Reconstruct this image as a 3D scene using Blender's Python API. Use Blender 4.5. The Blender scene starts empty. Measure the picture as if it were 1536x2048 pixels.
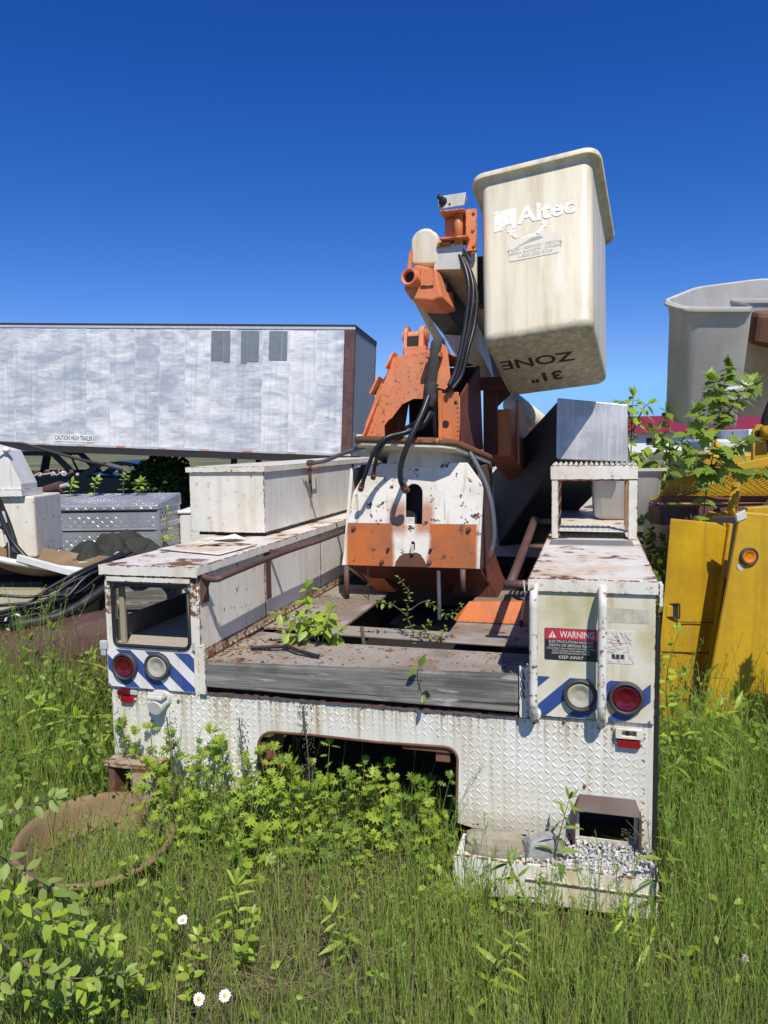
import bpy, math, random
import numpy as np
from mathutils import Vector, Matrix, Euler, noise as mnoise

random.seed(7)
RNG = np.random.default_rng(11)
S = bpy.context.scene
COL = S.collection
R = math.radians

# ------------------------------------------------------------------ camera
PITCH, ROLL = R(5.2), R(1.0)
fw = Vector((0, math.cos(PITCH), -math.sin(PITCH)))
rt = Vector((1, 0, 0)); up = rt.cross(fw)
r2 = rt * math.cos(ROLL) - up * math.sin(ROLL)
u2 = up * math.cos(ROLL) + rt * math.sin(ROLL)
cd = bpy.data.cameras.new('camera'); cam = bpy.data.objects.new('camera', cd); COL.objects.link(cam)
m = Matrix((r2, u2, -fw)).transposed().to_4x4(); m.translation = (0, 0, 1.75)
cam.matrix_world = m
cd.sensor_fit = 'VERTICAL'; cd.sensor_height = 36.0; cd.lens = 36.0 * 1500 / 2048
cd.clip_start = 0.05; cd.clip_end = 2000
S.camera = cam

# ------------------------------------------------------------------ sky and sun
SUN_EL = R(52.4); SUN_DIR = Vector((0.2415, -1.1056, 0)).normalized()
sv = Vector((SUN_DIR.x * math.cos(SUN_EL), SUN_DIR.y * math.cos(SUN_EL), math.sin(SUN_EL)))
w = bpy.data.worlds.new('World'); S.world = w; w.use_nodes = True
nt = w.node_tree; nt.nodes.clear()
sky = nt.nodes.new('ShaderNodeTexSky'); sky.sky_type = 'NISHITA'; sky.sun_disc = False
sky.sun_elevation = SUN_EL; sky.sun_rotation = math.atan2(SUN_DIR.x, SUN_DIR.y)
sky.altitude = 1500; sky.air_density = 1.0; sky.dust_density = 0.3; sky.ozone_density = 4.0
bg = nt.nodes.new('ShaderNodeBackground'); bg.inputs[1].default_value = 0.11
wo = nt.nodes.new('ShaderNodeOutputWorld')
SKY_S = 0.11
sepc, comb = nt.nodes.new('ShaderNodeSeparateColor'), nt.nodes.new('ShaderNodeCombineColor')
nt.links.new(sky.outputs[0], sepc.inputs[0])
def wm(op, a, b):
    x = nt.nodes.new('ShaderNodeMath'); x.operation = op
    for i, v in enumerate((a, b)):
        if isinstance(v, (int, float)): x.inputs[i].default_value = v
        else: nt.links.new(v, x.inputs[i])
    return x.outputs[0]
chan = []
for i, (gam, gain) in enumerate(((2.1, 1.85), (1.35, .91), (.97, 1.13))):   # deep clear blue: one contrast curve per channel for the whole sky
    chan.append(wm('MULTIPLY', wm('POWER', wm('MULTIPLY', sepc.outputs[i], SKY_S), gam), gain / SKY_S))
chan[1] = wm('MINIMUM', chan[1], wm('MULTIPLY', chan[2], .56)); chan[0] = wm('MINIMUM', chan[0], wm('MULTIPLY', chan[1], .46))
for i in range(3): nt.links.new(chan[i], comb.inputs[i])
nt.links.new(comb.outputs[0], bg.inputs[0]); nt.links.new(bg.outputs[0], wo.inputs[0])
ld = bpy.data.lights.new('sun', 'SUN'); ld.energy = 5.0; ld.angle = R(0.53); ld.color = (1.0, 0.945, 0.86)
sun = bpy.data.objects.new('sun', ld); COL.objects.link(sun)
sun.rotation_mode = 'QUATERNION'; sun.rotation_quaternion = sv.to_track_quat('Z', 'Y')
S.view_settings.view_transform = 'Standard'; S.view_settings.look = 'None'
S.view_settings.exposure = 0.0; S.view_settings.gamma = 1.0; S.view_settings.use_curve_mapping = False
S.render.engine = 'CYCLES'
S.cycles.use_denoising = True
S.cycles.max_bounces = 6; S.cycles.transparent_max_bounces = 8

# ------------------------------------------------------------------ object helpers
def tag(o, label, cat=None, group=None, kind=None):
    if label: o['label'] = label
    if cat: o['category'] = cat
    if group: o['group'] = group
    if kind: o['kind'] = kind
    return o
def empty(name, loc=(0, 0, 0), rz=0.0, parent=None):
    o = bpy.data.objects.new(name, None); COL.objects.link(o); o.empty_display_size = .1
    o.location = loc; o.rotation_euler = (0, 0, rz)
    if parent: o.parent = parent
    return o
def thing(name, label, cat, loc=(0, 0, 0), rz=0.0, group=None):
    return tag(empty(name, loc, rz), label, cat, group)
def obj(name, me, mat=None, parent=None, smooth=False, bevel=0.0, mw=None, seg=2):
    if mat is not None and not me.materials: me.materials.append(mat)
    if smooth: me.polygons.foreach_set('use_smooth', [True] * len(me.polygons))
    o = bpy.data.objects.new(name, me); COL.objects.link(o)
    if parent: o.parent = parent
    if mw is not None: o.matrix_local = mw
    if bevel:
        b = o.modifiers.new('bevel', 'BEVEL'); b.width = bevel; b.segments = seg; b.limit_method = 'ANGLE'; b.angle_limit = R(35)
        b.harden_normals = False
    if len(me.vertices):
        co = np.empty(len(me.vertices) * 3); me.vertices.foreach_get('co', co); co = co.reshape(-1, 3)
        d = co.max(0) - co.min(0); o['sz'] = [float(max(v, 1e-3)) for v in d]
    return o

class MB:
    """collects faces, builds one mesh"""
    def __init__(s): s.v = []; s.f = []
    def add(s, vs, fs):
        n = len(s.v); s.v += [tuple(v) for v in vs]; s.f += [tuple(i + n for i in f) for f in fs]; return s
    def box(s, x0, x1, y0, y1, z0, z1):
        return s.add([(x0,y0,z0),(x1,y0,z0),(x1,y1,z0),(x0,y1,z0),(x0,y0,z1),(x1,y0,z1),(x1,y1,z1),(x0,y1,z1)],
                     [(0,3,2,1),(4,5,6,7),(0,1,5,4),(1,2,6,5),(2,3,7,6),(3,0,4,7)])
    def hexa(s, p):   # eight corners: bottom loop then top loop
        return s.add(p, [(0,3,2,1),(4,5,6,7),(0,1,5,4),(1,2,6,5),(2,3,7,6),(3,0,4,7)])
    def bar(s, a, b, w, h, upv=(0, 0, 1)):
        a, b = Vector(a), Vector(b); d = (b - a).normalized(); u = Vector(upv)
        sd = d.cross(u)
        if sd.length < 1e-4: sd = d.cross(Vector((0, 1, 0)))
        sd.normalize(); u = sd.cross(d)
        P = []
        for c in (a, b):
            P += [c - sd*w/2 - u*h/2, c + sd*w/2 - u*h/2, c + sd*w/2 + u*h/2, c - sd*w/2 + u*h/2]
        return s.add(P, [(0,1,2,3)[::-1],(4,5,6,7),(0,1,5,4),(1,2,6,5),(2,3,7,6),(3,0,4,7)])
    def prism(s, poly, d):   # poly: 3D points, d: extrusion vector (convex or mildly concave)
        n = len(poly); d = Vector(d); P = [Vector(p) for p in poly]; Q = [p + d for p in P]
        fs = [tuple(range(n))[::-1], tuple(range(n, 2*n))] + [(i, (i+1) % n, n + (i+1) % n, n + i) for i in range(n)]
        return s.add(P + Q, fs)
    def tube(s, path, r, n=10, caps=True, hollow=0.0):
        P = [Vector(p) for p in path]; rr = r if hasattr(r, '__len__') else [r] * len(P)
        t0 = (P[1] - P[0]).normalized(); u = t0.orthogonal().normalized(); V = []
        for i, p in enumerate(P):
            t = (P[min(i+1, len(P)-1)] - P[max(i-1, 0)]).normalized()
            u = (u - t * u.dot(t)).normalized(); b = t.cross(u)
            for k in range(n):
                a = 2*math.pi*k/n; V.append(p + (u*math.cos(a) + b*math.sin(a)) * rr[i])
        F = [(i*n+k, i*n+(k+1) % n, (i+1)*n+(k+1) % n, (i+1)*n+k) for i in range(len(P)-1) for k in range(n)]
        if caps:
            F.append(tuple(range(n))[::-1]); F.append(tuple(range((len(P)-1)*n, len(P)*n)))
        return s.add(V, F)
    def lathe(s, prof, o, ax, n=24, close=False):   # prof: (radius, height along ax)
        o, ax = Vector(o), Vector(ax).normalized(); u = ax.orthogonal().normalized(); b = ax.cross(u); V = []
        for r, h in prof:
            for k in range(n):
                a = 2*math.pi*k/n; V.append(o + ax*h + (u*math.cos(a) + b*math.sin(a)) * r)
        m_ = len(prof)
        F = [(i*n+k, i*n+(k+1) % n, (i+1)*n+(k+1) % n, (i+1)*n+k) for i in range(m_-1) for k in range(n)]
        if close: F += [((m_-1)*n+k, (m_-1)*n+(k+1) % n, (k+1) % n, k) for k in range(n)]
        else:
            if prof[0][0] > 1e-4: F.append(tuple(range(n))[::-1])
            if prof[-1][0] > 1e-4: F.append(tuple(range((m_-1)*n, m_*n)))
        return s.add(V, F)
    def loft(s, loops, cap0=True, cap1=True):
        n = len(loops[0]); V = [p for l in loops for p in l]
        F = [(i*n+k, i*n+(k+1) % n, (i+1)*n+(k+1) % n, (i+1)*n+k) for i in range(len(loops)-1) for k in range(n)]
        if cap0: F.append(tuple(range(n))[::-1])
        if cap1: F.append(tuple(range((len(loops)-1)*n, len(loops)*n)))
        return s.add(V, F)
    def mesh(s, name='m'):
        me = bpy.data.meshes.new(name); me.from_pydata(s.v, [], s.f); me.update(); return me
    def build(s, name, mat, parent=None, smooth=False, bevel=0.0, mw=None, label=None, seg=2):
        o = obj(name, s.mesh(name), mat, parent, smooth, bevel, mw, seg)
        if label: o['label'] = label
        return o

def smooth_path(P, k=6):
    P = [Vector(p) for p in P]; Q = []
    for i in range(len(P)-1):
        p0, p1, p2, p3 = P[max(i-1, 0)], P[i], P[i+1], P[min(i+2, len(P)-1)]
        for j in range(k):
            t = j / k
            Q.append(0.5*((2*p1) + (p2-p0)*t + (2*p0-5*p1+4*p2-p3)*t*t + (3*p1-p0-3*p2+p3)*t**3))
    return Q + [P[-1]]
def rrect(x0, x1, y0, y1, r, n=5):
    P = []
    for cx, cy, a in ((x1-r, y1-r, 0), (x0+r, y1-r, 90), (x0+r, y0+r, 180), (x1-r, y0+r, 270)):
        for i in range(n+1):
            t = R(a + 90*i/n); P.append((cx + r*math.cos(t), cy + r*math.sin(t)))
    return P
def frame(o, u, v):
    u = Vector(u).normalized(); v = Vector(v); v = (v - u*v.dot(u)).normalized(); n = u.cross(v)
    m_ = Matrix((u, v, n)).transposed().to_4x4(); m_.translation = o; return m_
REAR = frame((0, 0, 0), (1, 0, 0), (0, 0, 1))          # x -> x, y -> z, normal -> -y
def rear(y): return frame((0, y, 0), (1, 0, 0), (0, 0, 1))
def plate(name, outer, holes, th, fr, mat, parent, bev=0.0015, label=None):
    """flat plate with real holes, front face at the frame plane"""
    cu = bpy.data.curves.new('p', 'CURVE'); cu.dimensions = '2D'; cu.fill_mode = 'BOTH'
    cu.extrude = max(th/2 - bev, 1e-4); cu.bevel_depth = bev; cu.bevel_resolution = 0; cu.offset = -bev
    for lp in [outer] + list(holes):
        sp = cu.splines.new('POLY'); sp.points.add(len(lp)-1); sp.use_cyclic_u = True
        for p, q in zip(sp.points, lp): p.co = (q[0], q[1], 0, 1)
    ob = bpy.data.objects.new('p', cu); me = bpy.data.meshes.new_from_object(ob)
    bpy.data.objects.remove(ob); bpy.data.curves.remove(cu)
    me.transform(Matrix.Translation((0, 0, -th/2))); me.transform(fr); me.name = name
    me.materials.clear()
    o = obj(name, me, mat, parent)
    if label: o['label'] = label
    return o
def text(name, s, size, fr, mat, parent, align='CENTER', sx=1.0, bold=0.0, ext=0.0008, shear=0.0, label=None):
    cu = bpy.data.curves.new(name, 'FONT'); cu.body = s; cu.size = size; cu.align_x = align; cu.align_y = 'CENTER'
    cu.offset = bold; cu.extrude = ext; cu.shear = shear; cu.resolution_u = 3
    ob = bpy.data.objects.new('t', cu); me = bpy.data.meshes.new_from_object(ob)
    bpy.data.objects.remove(ob); bpy.data.curves.remove(cu)
    me.transform(Matrix.Diagonal((sx, 1, 1, 1))); me.transform(fr); me.materials.clear(); me.name = name
    o = obj(name, me, mat, parent)
    if label: o['label'] = label
    return o
def lugs(mb, fr, u0, u1, v0, v1, p=.035, L=.03, W=.0095, H=.003, inside=None):
    nu, nv = int((u1-u0)/p), int((v1-v0)/p)
    for i in range(nu):
        for j in range(nv):
            cx, cy = u0 + (i+.5)*p, v0 + (j+.5)*p
            if inside and not inside(cx, cy): continue
            if random.random() < .02: continue
            H_ = H*min(1.25, max(.25, .85 + 1.1*mnoise.noise(Vector((cx*2.6, cy*3.4, 7))) + random.gauss(0, .12)))
            a = (R(45) if (i+j) % 2 else R(-45)) + random.gauss(0, .05); c, s_ = math.cos(a), math.sin(a); P = []
            for x, y, z in ((-L/2,0,0),(-L*.25,-W/2,0),(L*.25,-W/2,0),(L/2,0,0),(L*.25,W/2,0),(-L*.25,W/2,0),(-L*.22,0,H_),(L*.22,0,H_)):
                P.append(fr @ Vector((cx + x*c - y*s_, cy + x*s_ + y*c, z)))
            mb.add(P, [(0,1,6),(1,2,7,6),(2,3,7),(3,4,7),(4,5,6,7),(5,0,6)])
    return mb

# ------------------------------------------------------------------ materials
MATS = {}
class NT:
    def __init__(s, name):
        s.m = bpy.data.materials.new(name); s.m.use_nodes = True; s.t = s.m.node_tree; s.t.nodes.clear()
        s.o = s.n('ShaderNodeOutputMaterial'); MATS[name] = s.m
    def n(s, ty, **k):
        x = s.t.nodes.new(ty)
        for a, b in k.items(): setattr(x, a, b)
        return x
    def l(s, a, b): s.t.links.new(a, b)
    def put(s, sock, v):
        if hasattr(v, 'is_linked') or isinstance(v, bpy.types.NodeSocket): s.l(v, sock)
        else:
            if sock.type == 'RGBA' and len(v) == 3: v = (*v, 1)
            sock.default_value = v
    def math(s, op, a, b=0.0, c=None, clamp=False):
        x = s.n('ShaderNodeMath', operation=op, use_clamp=clamp); s.put(x.inputs[0], a); s.put(x.inputs[1], b)
        if c is not None: s.put(x.inputs[2], c)
        return x.outputs[0]
    def coord(s, which='Object', scale=(1, 1, 1)):
        c = s.n('ShaderNodeTexCoord').outputs[which]
        mp = s.n('ShaderNodeMapping'); s.l(c, mp.inputs[0]); mp.inputs[3].default_value = scale; return mp.outputs[0]
    def noise(s, vec, scale, detail=4, rough=.55, dist=0.0):
        x = s.n('ShaderNodeTexNoise'); s.l(vec, x.inputs['Vector']); x.inputs['Scale'].default_value = scale
        x.inputs['Detail'].default_value = detail; x.inputs['Roughness'].default_value = rough; x.inputs['Distortion'].default_value = dist
        return x.outputs['Fac']
    def ramp(s, fac, a, b):   # smooth step from a to b
        x = s.n('ShaderNodeMapRange', interpolation_type='SMOOTHSTEP'); s.put(x.inputs[0], fac)
        x.inputs[1].default_value = a; x.inputs[2].default_value = b; return x.outputs[0]
    def mix(s, fac, a, b, mode='MIX'):
        x = s.n('ShaderNodeMix', data_type='RGBA', blend_type=mode); s.put(x.inputs[0], fac); s.put(x.inputs[6], a); s.put(x.inputs[7], b)
        return x.outputs[2]
    def bump(s, h, st=.3, d=.01):
        x = s.n('ShaderNodeBump'); s.l(h, x.inputs['Height']); x.inputs['Strength'].default_value = st; x.inputs['Distance'].default_value = d
        return x.outputs[0]
    def pbsdf(s, col, rough=.5, metal=0.0, normal=None, spec=None):
        b = s.n('ShaderNodeBsdfPrincipled'); s.put(b.inputs['Base Color'], col); s.put(b.inputs['Roughness'], rough)
        s.put(b.inputs['Metallic'], metal)
        if normal is not None: s.l(normal, b.inputs['Normal'])
        if spec is not None: b.inputs['Specular IOR Level'].default_value = spec
        s.l(b.outputs[0], s.o.inputs[0]); return b
    def edge(s):
        """distance in metres to the nearest edge of the part's box (median of the three face distances)"""
        g = s.n('ShaderNodeTexCoord').outputs['Generated']; a = s.n('ShaderNodeAttribute', attribute_type='OBJECT', attribute_name='sz')
        sg, sa = s.n('ShaderNodeSeparateXYZ'), s.n('ShaderNodeSeparateXYZ'); s.l(g, sg.inputs[0]); s.l(a.outputs['Vector'], sa.inputs[0])
        D = []
        for i in range(3):
            D.append(s.math('MULTIPLY', s.math('MINIMUM', sg.outputs[i], s.math('SUBTRACT', 1.0, sg.outputs[i])), sa.outputs[i]))
        a_, b_, c_ = D
        return s.math('MAXIMUM', s.math('MINIMUM', a_, b_), s.math('MINIMUM', s.math('MAXIMUM', a_, b_), c_))

RUST_D, RUST_L = (.075, .032, .018), (.24, .095, .04)
def paint(name, col, dirt=(.42, .36, .24), dirt_amt=.5, spots=.66, edge=0.0, rough=.45, streak=.5, sc=1.0, spot_sc=14, col2=None, bumpst=.12, chalk=0.0):
    t = NT(name); c = t.coord(); n1 = t.noise(c, 3.2*sc, 6, .6); n2 = t.noise(c, spot_sc*sc, 8, .68)
    st = t.noise(t.coord(scale=(16*sc, 16*sc, .9*sc)), 1.0, 5, .6)
    base = col
    if col2: base = t.mix(t.ramp(t.noise(c, 2.3*sc, 5, .65), .42, .6), col, col2)
    if chalk:
        base = t.mix(t.math('MULTIPLY', t.ramp(t.noise(c, 9*sc, 6, .7), .45, .7), chalk), base, tuple(min(1, x*1.35+.03) for x in col))
    d = t.math('MULTIPLY', t.ramp(n1, .38, .72), dirt_amt)
    d2 = t.math('MULTIPLY', t.ramp(st, .46, .72), streak)
    x = t.mix(d, base, tuple(a*b*1.6 for a, b in zip(col, dirt))); x = t.mix(d2, x, tuple(a*b*1.45 for a, b in zip(col, dirt)))
    rust = t.ramp(n2, spots, spots + .035)
    if edge > 0:
        e = t.edge(); nz = t.noise(c, 38, 6, .7)
        wdt = t.math('MULTIPLY', t.math('SUBTRACT', nz, .40), edge * 4)
        rust = t.math('MAXIMUM', rust, t.math('MULTIPLY', t.ramp(t.math('SUBTRACT', wdt, e), -.0012, .0012), 1.0))
    halo = t.math('MULTIPLY', t.ramp(n2, spots - .075, spots + .01), .38)          # rust bleeding round the chips
    run = t.math('MULTIPLY', t.ramp(t.noise(t.coord(scale=(spot_sc*1.6*sc, spot_sc*1.6*sc, spot_sc*.16*sc)), 1.0, 5, .6), .60, .74), .30)
    x = t.mix(t.math('MAXIMUM', halo, run), x, (.33, .20, .10))
    rc = t.mix(t.noise(c, 60, 4, .6), RUST_D, RUST_L)
    x = t.mix(rust, x, rc)
    rg = t.math('ADD', t.math('MULTIPLY', n1, .25), rough - .1)
    rg = t.math('ADD', rg, t.math('MULTIPLY', rust, .3))
    h = t.math('ADD', t.math('MULTIPLY', t.noise(c, 7*sc, 3), .6), t.math('MULTIPLY', rust, -.25)); h = t.math('ADD', h, t.math('MULTIPLY', t.noise(c, 120, 3), .12))
    t.pbsdf(x, rg, 0.0, t.bump(h, bumpst, .02)); return t.m
WHITE = paint('white_paint', (.74, .73, .68), spots=.70, edge=.006, dirt_amt=.35, streak=.28)
WHITE_R = paint('white_paint_rusty', (.76, .73, .64), spots=.635, edge=.005, dirt_amt=.45, streak=.4, spot_sc=22)
WHITE_T = paint('white_tread_paint', (.74, .73, .67), spots=.71, edge=.008, dirt=(.46, .36, .18), dirt_amt=.42, streak=.75, spot_sc=30)
t = NT('worn_vinyl'); c = t.coord(); wn = t.math('ADD', t.math('MULTIPLY', t.noise(c, 45, 6, .7), .7), t.math('MULTIPLY', t.noise(c, 7, 3), .3)); t.pbsdf(t.mix(t.ramp(wn, .50, .58), (.80, .79, .75), (.62, .56, .42)), .5, 0); WORN_W = t.m
WHITE_G = paint('grimy_white_paint', (.70, .67, .54), spots=.70, edge=.005, dirt=(.40, .36, .19), dirt_amt=.85, streak=.75)
CHIP = paint('chipped_white_tube', (.74, .72, .66), spots=.585, dirt_amt=.4, streak=.2, spot_sc=45)
INNER_SHADE = paint('cabinet_inside_shade', (.16, .15, .135), spots=.8, dirt_amt=.5, streak=.3, rough=.8)  # darkness of the unlit cabinet interior put into the wall colour
ROT = paint('rotten_step_paint', (.50, .44, .34), col2=(.2, .13, .09), spots=.58, edge=.02, dirt_amt=.8, streak=.2, spot_sc=16)
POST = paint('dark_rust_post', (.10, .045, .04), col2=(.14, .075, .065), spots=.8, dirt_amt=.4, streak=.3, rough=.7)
ROOF = paint('worn_roof_paint', (.74, .72, .66), spots=.575, edge=.012, dirt=(.5, .34, .2), dirt_amt=.8, streak=.1, spot_sc=7)
TREAD_R = paint('rusty_tread', (.46, .40, .28), spots=.52, edge=.01, dirt_amt=.6, streak=.5, spot_sc=26)
DECK = paint('rusty_deck', (.31, .28, .245), col2=(.19, .155, .13), spots=.60, edge=.01, dirt_amt=.4, streak=.0, rough=.85, spot_sc=9)
ORANGE = paint('orange_paint', (.68, .175, .035), col2=(.58, .19, .065), dirt=(.40, .45, .45), spots=.67, edge=.007, dirt_amt=.45, streak=.5, rough=.5, chalk=.5)
ORANGE_F = paint('faded_orange_paint', (.72, .215, .08), col2=(.66, .25, .125), dirt=(.48, .5, .5), spots=.685, edge=.006, dirt_amt=.35, streak=.35, rough=.6, chalk=.5)
YELLOW = paint('yellow_paint', (.56, .345, .010), col2=(.47, .28, .012), dirt=(.42, .38, .5), spots=.70, edge=.005, dirt_amt=.75, streak=.6, rough=.45, chalk=.25)
RUST = paint('rust', (.15, .065, .04), col2=(.22, .10, .055), spots=.7, dirt_amt=.4, streak=.2, rough=.85, bumpst=.3)
RING = paint('ring_rust', (.21, .14, .075), col2=(.27, .20, .11), spots=.62, dirt_amt=.6, streak=.2, rough=.85, bumpst=.25)
SHADE_MAROON = paint('maroon_for_shade', (.15, .036, .022), col2=(.10, .03, .02), spots=.72, edge=.004, dirt_amt=.4, streak=.3, rough=.7)  # shade below bucket, boom and pedestal put into a dark maroon base
FAINT = paint('scraped_decal', (.56, .54, .46), dirt_amt=.7, streak=.5, spots=.9, sc=6)
RUST_B = paint('brown_primer', (.095, .045, .035), col2=(.13, .068, .052), spots=.75, dirt_amt=.3, streak=.15, rough=.6)
RUST_RING = paint('rusty_ring_steel', (.30, .16, .08), col2=(.36, .25, .13), spots=.64, dirt_amt=.5, streak=.2, rough=.8, bumpst=.25)
CREAM = paint('cream_fibreglass', (.76, .70, .55), dirt=(.46, .40, .24), spots=.80, dirt_amt=.50, streak=.55, rough=.38)
GREY_F = paint('grey_fibreglass', (.55, .54, .505), col2=(.45, .44, .415), dirt=(.5, .47, .4), spots=.80, dirt_amt=.5, streak=.4, rough=.6)
TAN_F = paint('tan_fibreglass', (.34, .31, .22), dirt=(.5, .45, .3), spots=.7, dirt_amt=.7, streak=.4, rough=.6)
LIGHT_G = paint('pale_grey_paint', (.62, .62, .58), spots=.8, dirt_amt=.4, streak=.3, rough=.5)
CONC = paint('stone', (.36, .32, .25), col2=(.27, .25, .21), spots=.9, dirt_amt=.5, streak=.0, rough=.9, bumpst=.5, sc=4)
ROCK = paint('grey_rock', (.33, .33, .31), col2=(.24, .24, .23), spots=.9, dirt_amt=.4, streak=.0, rough=.9, bumpst=.5, sc=5)

def simple(name, col, rough=.5, metal=0.0, var=.25, sc=12, bumpst=.1, col2=None):
    t = NT(name); c = t.coord(); n = t.noise(c, sc, 5, .6)
    x = t.mix(n, tuple(v*(1-var) for v in col), col2 or tuple(min(1, v*(1+var)) for v in col))
    t.pbsdf(x, t.math('ADD', t.math('MULTIPLY', n, .25), rough-.12), metal, t.bump(t.noise(c, sc*5, 4), bumpst, .01)); return t.m
CHIPS = simple('pale_chippings', (.52, .51, .49), .8, var=.55, sc=70)
t = NT('brushed_alloy'); c = t.coord(); b1_ = t.noise(t.coord(scale=(40, 40, 3)), 1.0, 6, .7); b2_ = t.noise(c, 5, 5, .6); sc_ = t.ramp(t.noise(t.coord(scale=(8, 8, 30)), 1.6, 7, .75), .60, .68)
x = t.mix(t.ramp(b2_, .35, .7), (.44, .44, .44), (.66, .66, .66)); x = t.mix(t.math('MULTIPLY', t.ramp(b1_, .48, .66), .45), x, (.86, .86, .86)); x = t.mix(t.math('MULTIPLY', sc_, .5), x, (.30, .29, .28)); t.pbsdf(x, .42, .25, t.bump(b1_, .1, .01)); ALLOY = t.m
BLACK = simple('black_rubber', (.018, .018, .02), .5)
HOSE = simple('hydraulic_hose', (.016, .017, .019), .38)
HOSE_G = simple('grey_hose', (.10, .11, .12), .5)
SLEEVE = simple('fabric_sleeve', (.055, .052, .048), .9, sc=60, bumpst=.5)
RUBBER = simple('lamp_rubber', (.045, .047, .05), .6)
DARK = simple('dark_steel', (.035, .03, .028), .6, .2)
NAVY = simple('dark_car_paint', (.012, .017, .028), .3)
GALV = simple('worn_aluminium', (.56, .56, .56), .45, .2, sc=14, var=.35)
ALU = simple('tread_aluminium', (.42, .425, .43), .40, .5, sc=5)
ALU_SHADE = simple('shaded_aluminium_side', (.05, .049, .047), .8, .0, sc=4)  # bucket's shadow on the housing side put into a near-black base
BRASS = simple('hose_fitting', (.20, .09, .06), .5, .5)
DIRT_FLOOR = simple('dusty_floor', (.40, .35, .27), .9, sc=20)
BLUE = paint('blue_stripe', (.03, .07, .26), dirt=(1.0, .9, .7), spots=.72, dirt_amt=.5, streak=.4, rough=.45, col2=(.03, .06, .19))
HOODP = paint('hood_grime', (.135, .10, .085), col2=(.11, .065, .055), spots=.75, dirt_amt=.4, streak=.2, rough=.7)
WHITE_S = paint('white_stripe', (.80, .79, .76), spots=.8, dirt_amt=.3, streak=.2, rough=.35)
LETTER_W = simple('white_vinyl', (.82, .815, .77), .4, var=.06)
LETTER_K = simple('black_stencil', (.03, .03, .03), .7)
LETTER_D = simple('faded_print', (.36, .35, .32), .7)
SIGN_RED = simple('sign_red', (.50, .035, .06), .45, var=.2)
SIGN_K = simple('sign_black', (.02, .022, .028), .45, var=.3)
SIGN_W = simple('sign_dingy_white', (.66, .63, .55), .5, var=.08)
PAPER = simple('worn_sticker', (.66, .62, .50), .6, var=.1)
TAPE_AND_END = simple('tape_and_dim_end_metal', (.26, .28, .29), .55, .5, sc=8)
TARP = simple('dark_tarp', (.026, .027, .02), .8, sc=10, bumpst=.4)
TARP_E = simple('tarp_edge', (.45, .44, .40), .8)
MAROON = simple('red_metal_roof', (.24, .022, .035), .45, var=.08, sc=1)
WALL_W = simple('far_white_wall', (.75, .75, .75), .7, var=.05)
AMBER_T = (.9, .32, .01)
def lens(name, col, rough=.12):
    t = NT(name); c = t.coord(); wv = t.n('ShaderNodeTexWave', wave_type='RINGS'); t.l(t.coord('Generated'), wv.inputs[0]); wv.inputs[1].default_value = 6
    b = t.pbsdf(t.mix(t.noise(c, 70, 4), tuple(v*.75 for v in col), col), rough, 0.0, t.bump(t.noise(c, 150, 2), .15, .002))
    b.inputs['Coat Weight'].default_value = .3; b.inputs['Coat Roughness'].default_value = .08; return t.m
L_RED = lens('red_lens', (.12, .004, .012)); L_CLR = lens('clear_lens', (.50, .47, .36)); L_AMB = lens('amber_lens', (.75, .22, .008)); L_RED2 = lens('bright_red_lens', (.30, .008, .014))
# weathered plank
t = NT('weathered_wood'); c = t.coord(scale=(1.0, 14, 22)); g1 = t.noise(c, 1.6, 9, .75, .9); g2 = t.noise(t.coord(scale=(.7, 30, 46)), 1.2, 4, .6, .5)
x = t.mix(t.ramp(g1, .3, .7), (.085, .08, .072), (.28, .265, .235)); x = t.mix(t.ramp(g2, .58, .66), x, (.035, .03, .028))
x = t.mix(t.math('MULTIPLY', t.ramp(t.noise(t.coord(scale=(1, 1, 2)), 3.2, 5), .48, .62), .6), x, (.055, .058, .045)); x = t.mix(t.math('MULTIPLY', t.ramp(t.noise(t.coord(scale=(1, 1, 6)), 3.5, 6), .60, .66), .7), x, (.46, .45, .42))
t.pbsdf(x, .85, 0, t.bump(t.math('ADD', g1, g2), .6, .006)); WOOD = t.m
# trailer skin: oxidised aluminium, cloudy bloom; highlights of buckled panels painted in as ripples
t = NT('oxidised_highlit_trailer_skin'); oi = t.n('ShaderNodeObjectInfo'); offs = t.n('ShaderNodeVectorMath', operation='ADD'); sc3 = t.n('ShaderNodeVectorMath', operation='SCALE'); sc3.inputs[0].default_value = (.6, 0, .9); t.l(oi.outputs['Random'], sc3.inputs['Scale']); t.l(t.n('ShaderNodeTexCoord').outputs['Object'], offs.inputs[0]); t.l(sc3.outputs[0], offs.inputs[1])
def tc(scale):
    mp_ = t.n('ShaderNodeMapping'); t.l(offs.outputs[0], mp_.inputs[0]); mp_.inputs[3].default_value = scale; return mp_.outputs[0]
c = tc((1.0, 1, 2.3)); n1 = t.noise(c, 1.6, 7, .62, .5); n2 = t.noise(tc((1.1, 1, 7.0)), 2.4, 5, .6, .6); n3 = t.noise(t.coord(scale=(1, 1, 1)), .5, 3)
k = t.math('ADD', t.math('MULTIPLY', n1, .65), t.math('MULTIPLY', n2, .35)); k = t.math('ADD', k, t.math('MULTIPLY', t.math('SUBTRACT', n3, .5), .35))
oi = t.n('ShaderNodeObjectInfo'); k = t.math('ADD', k, t.math('MULTIPLY', t.math('SUBTRACT', oi.outputs['Random'], .5), .06))
mk = t.ramp(k, .33, .70); x = t.mix(mk, (.58, .58, .575), (.86, .855, .84))
st = t.noise(t.coord(scale=(14, 14, .5)), 1.0, 4); x = t.mix(t.math('MULTIPLY', t.ramp(st, .50, .70), .45), x, (.50, .49, .47))
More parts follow.
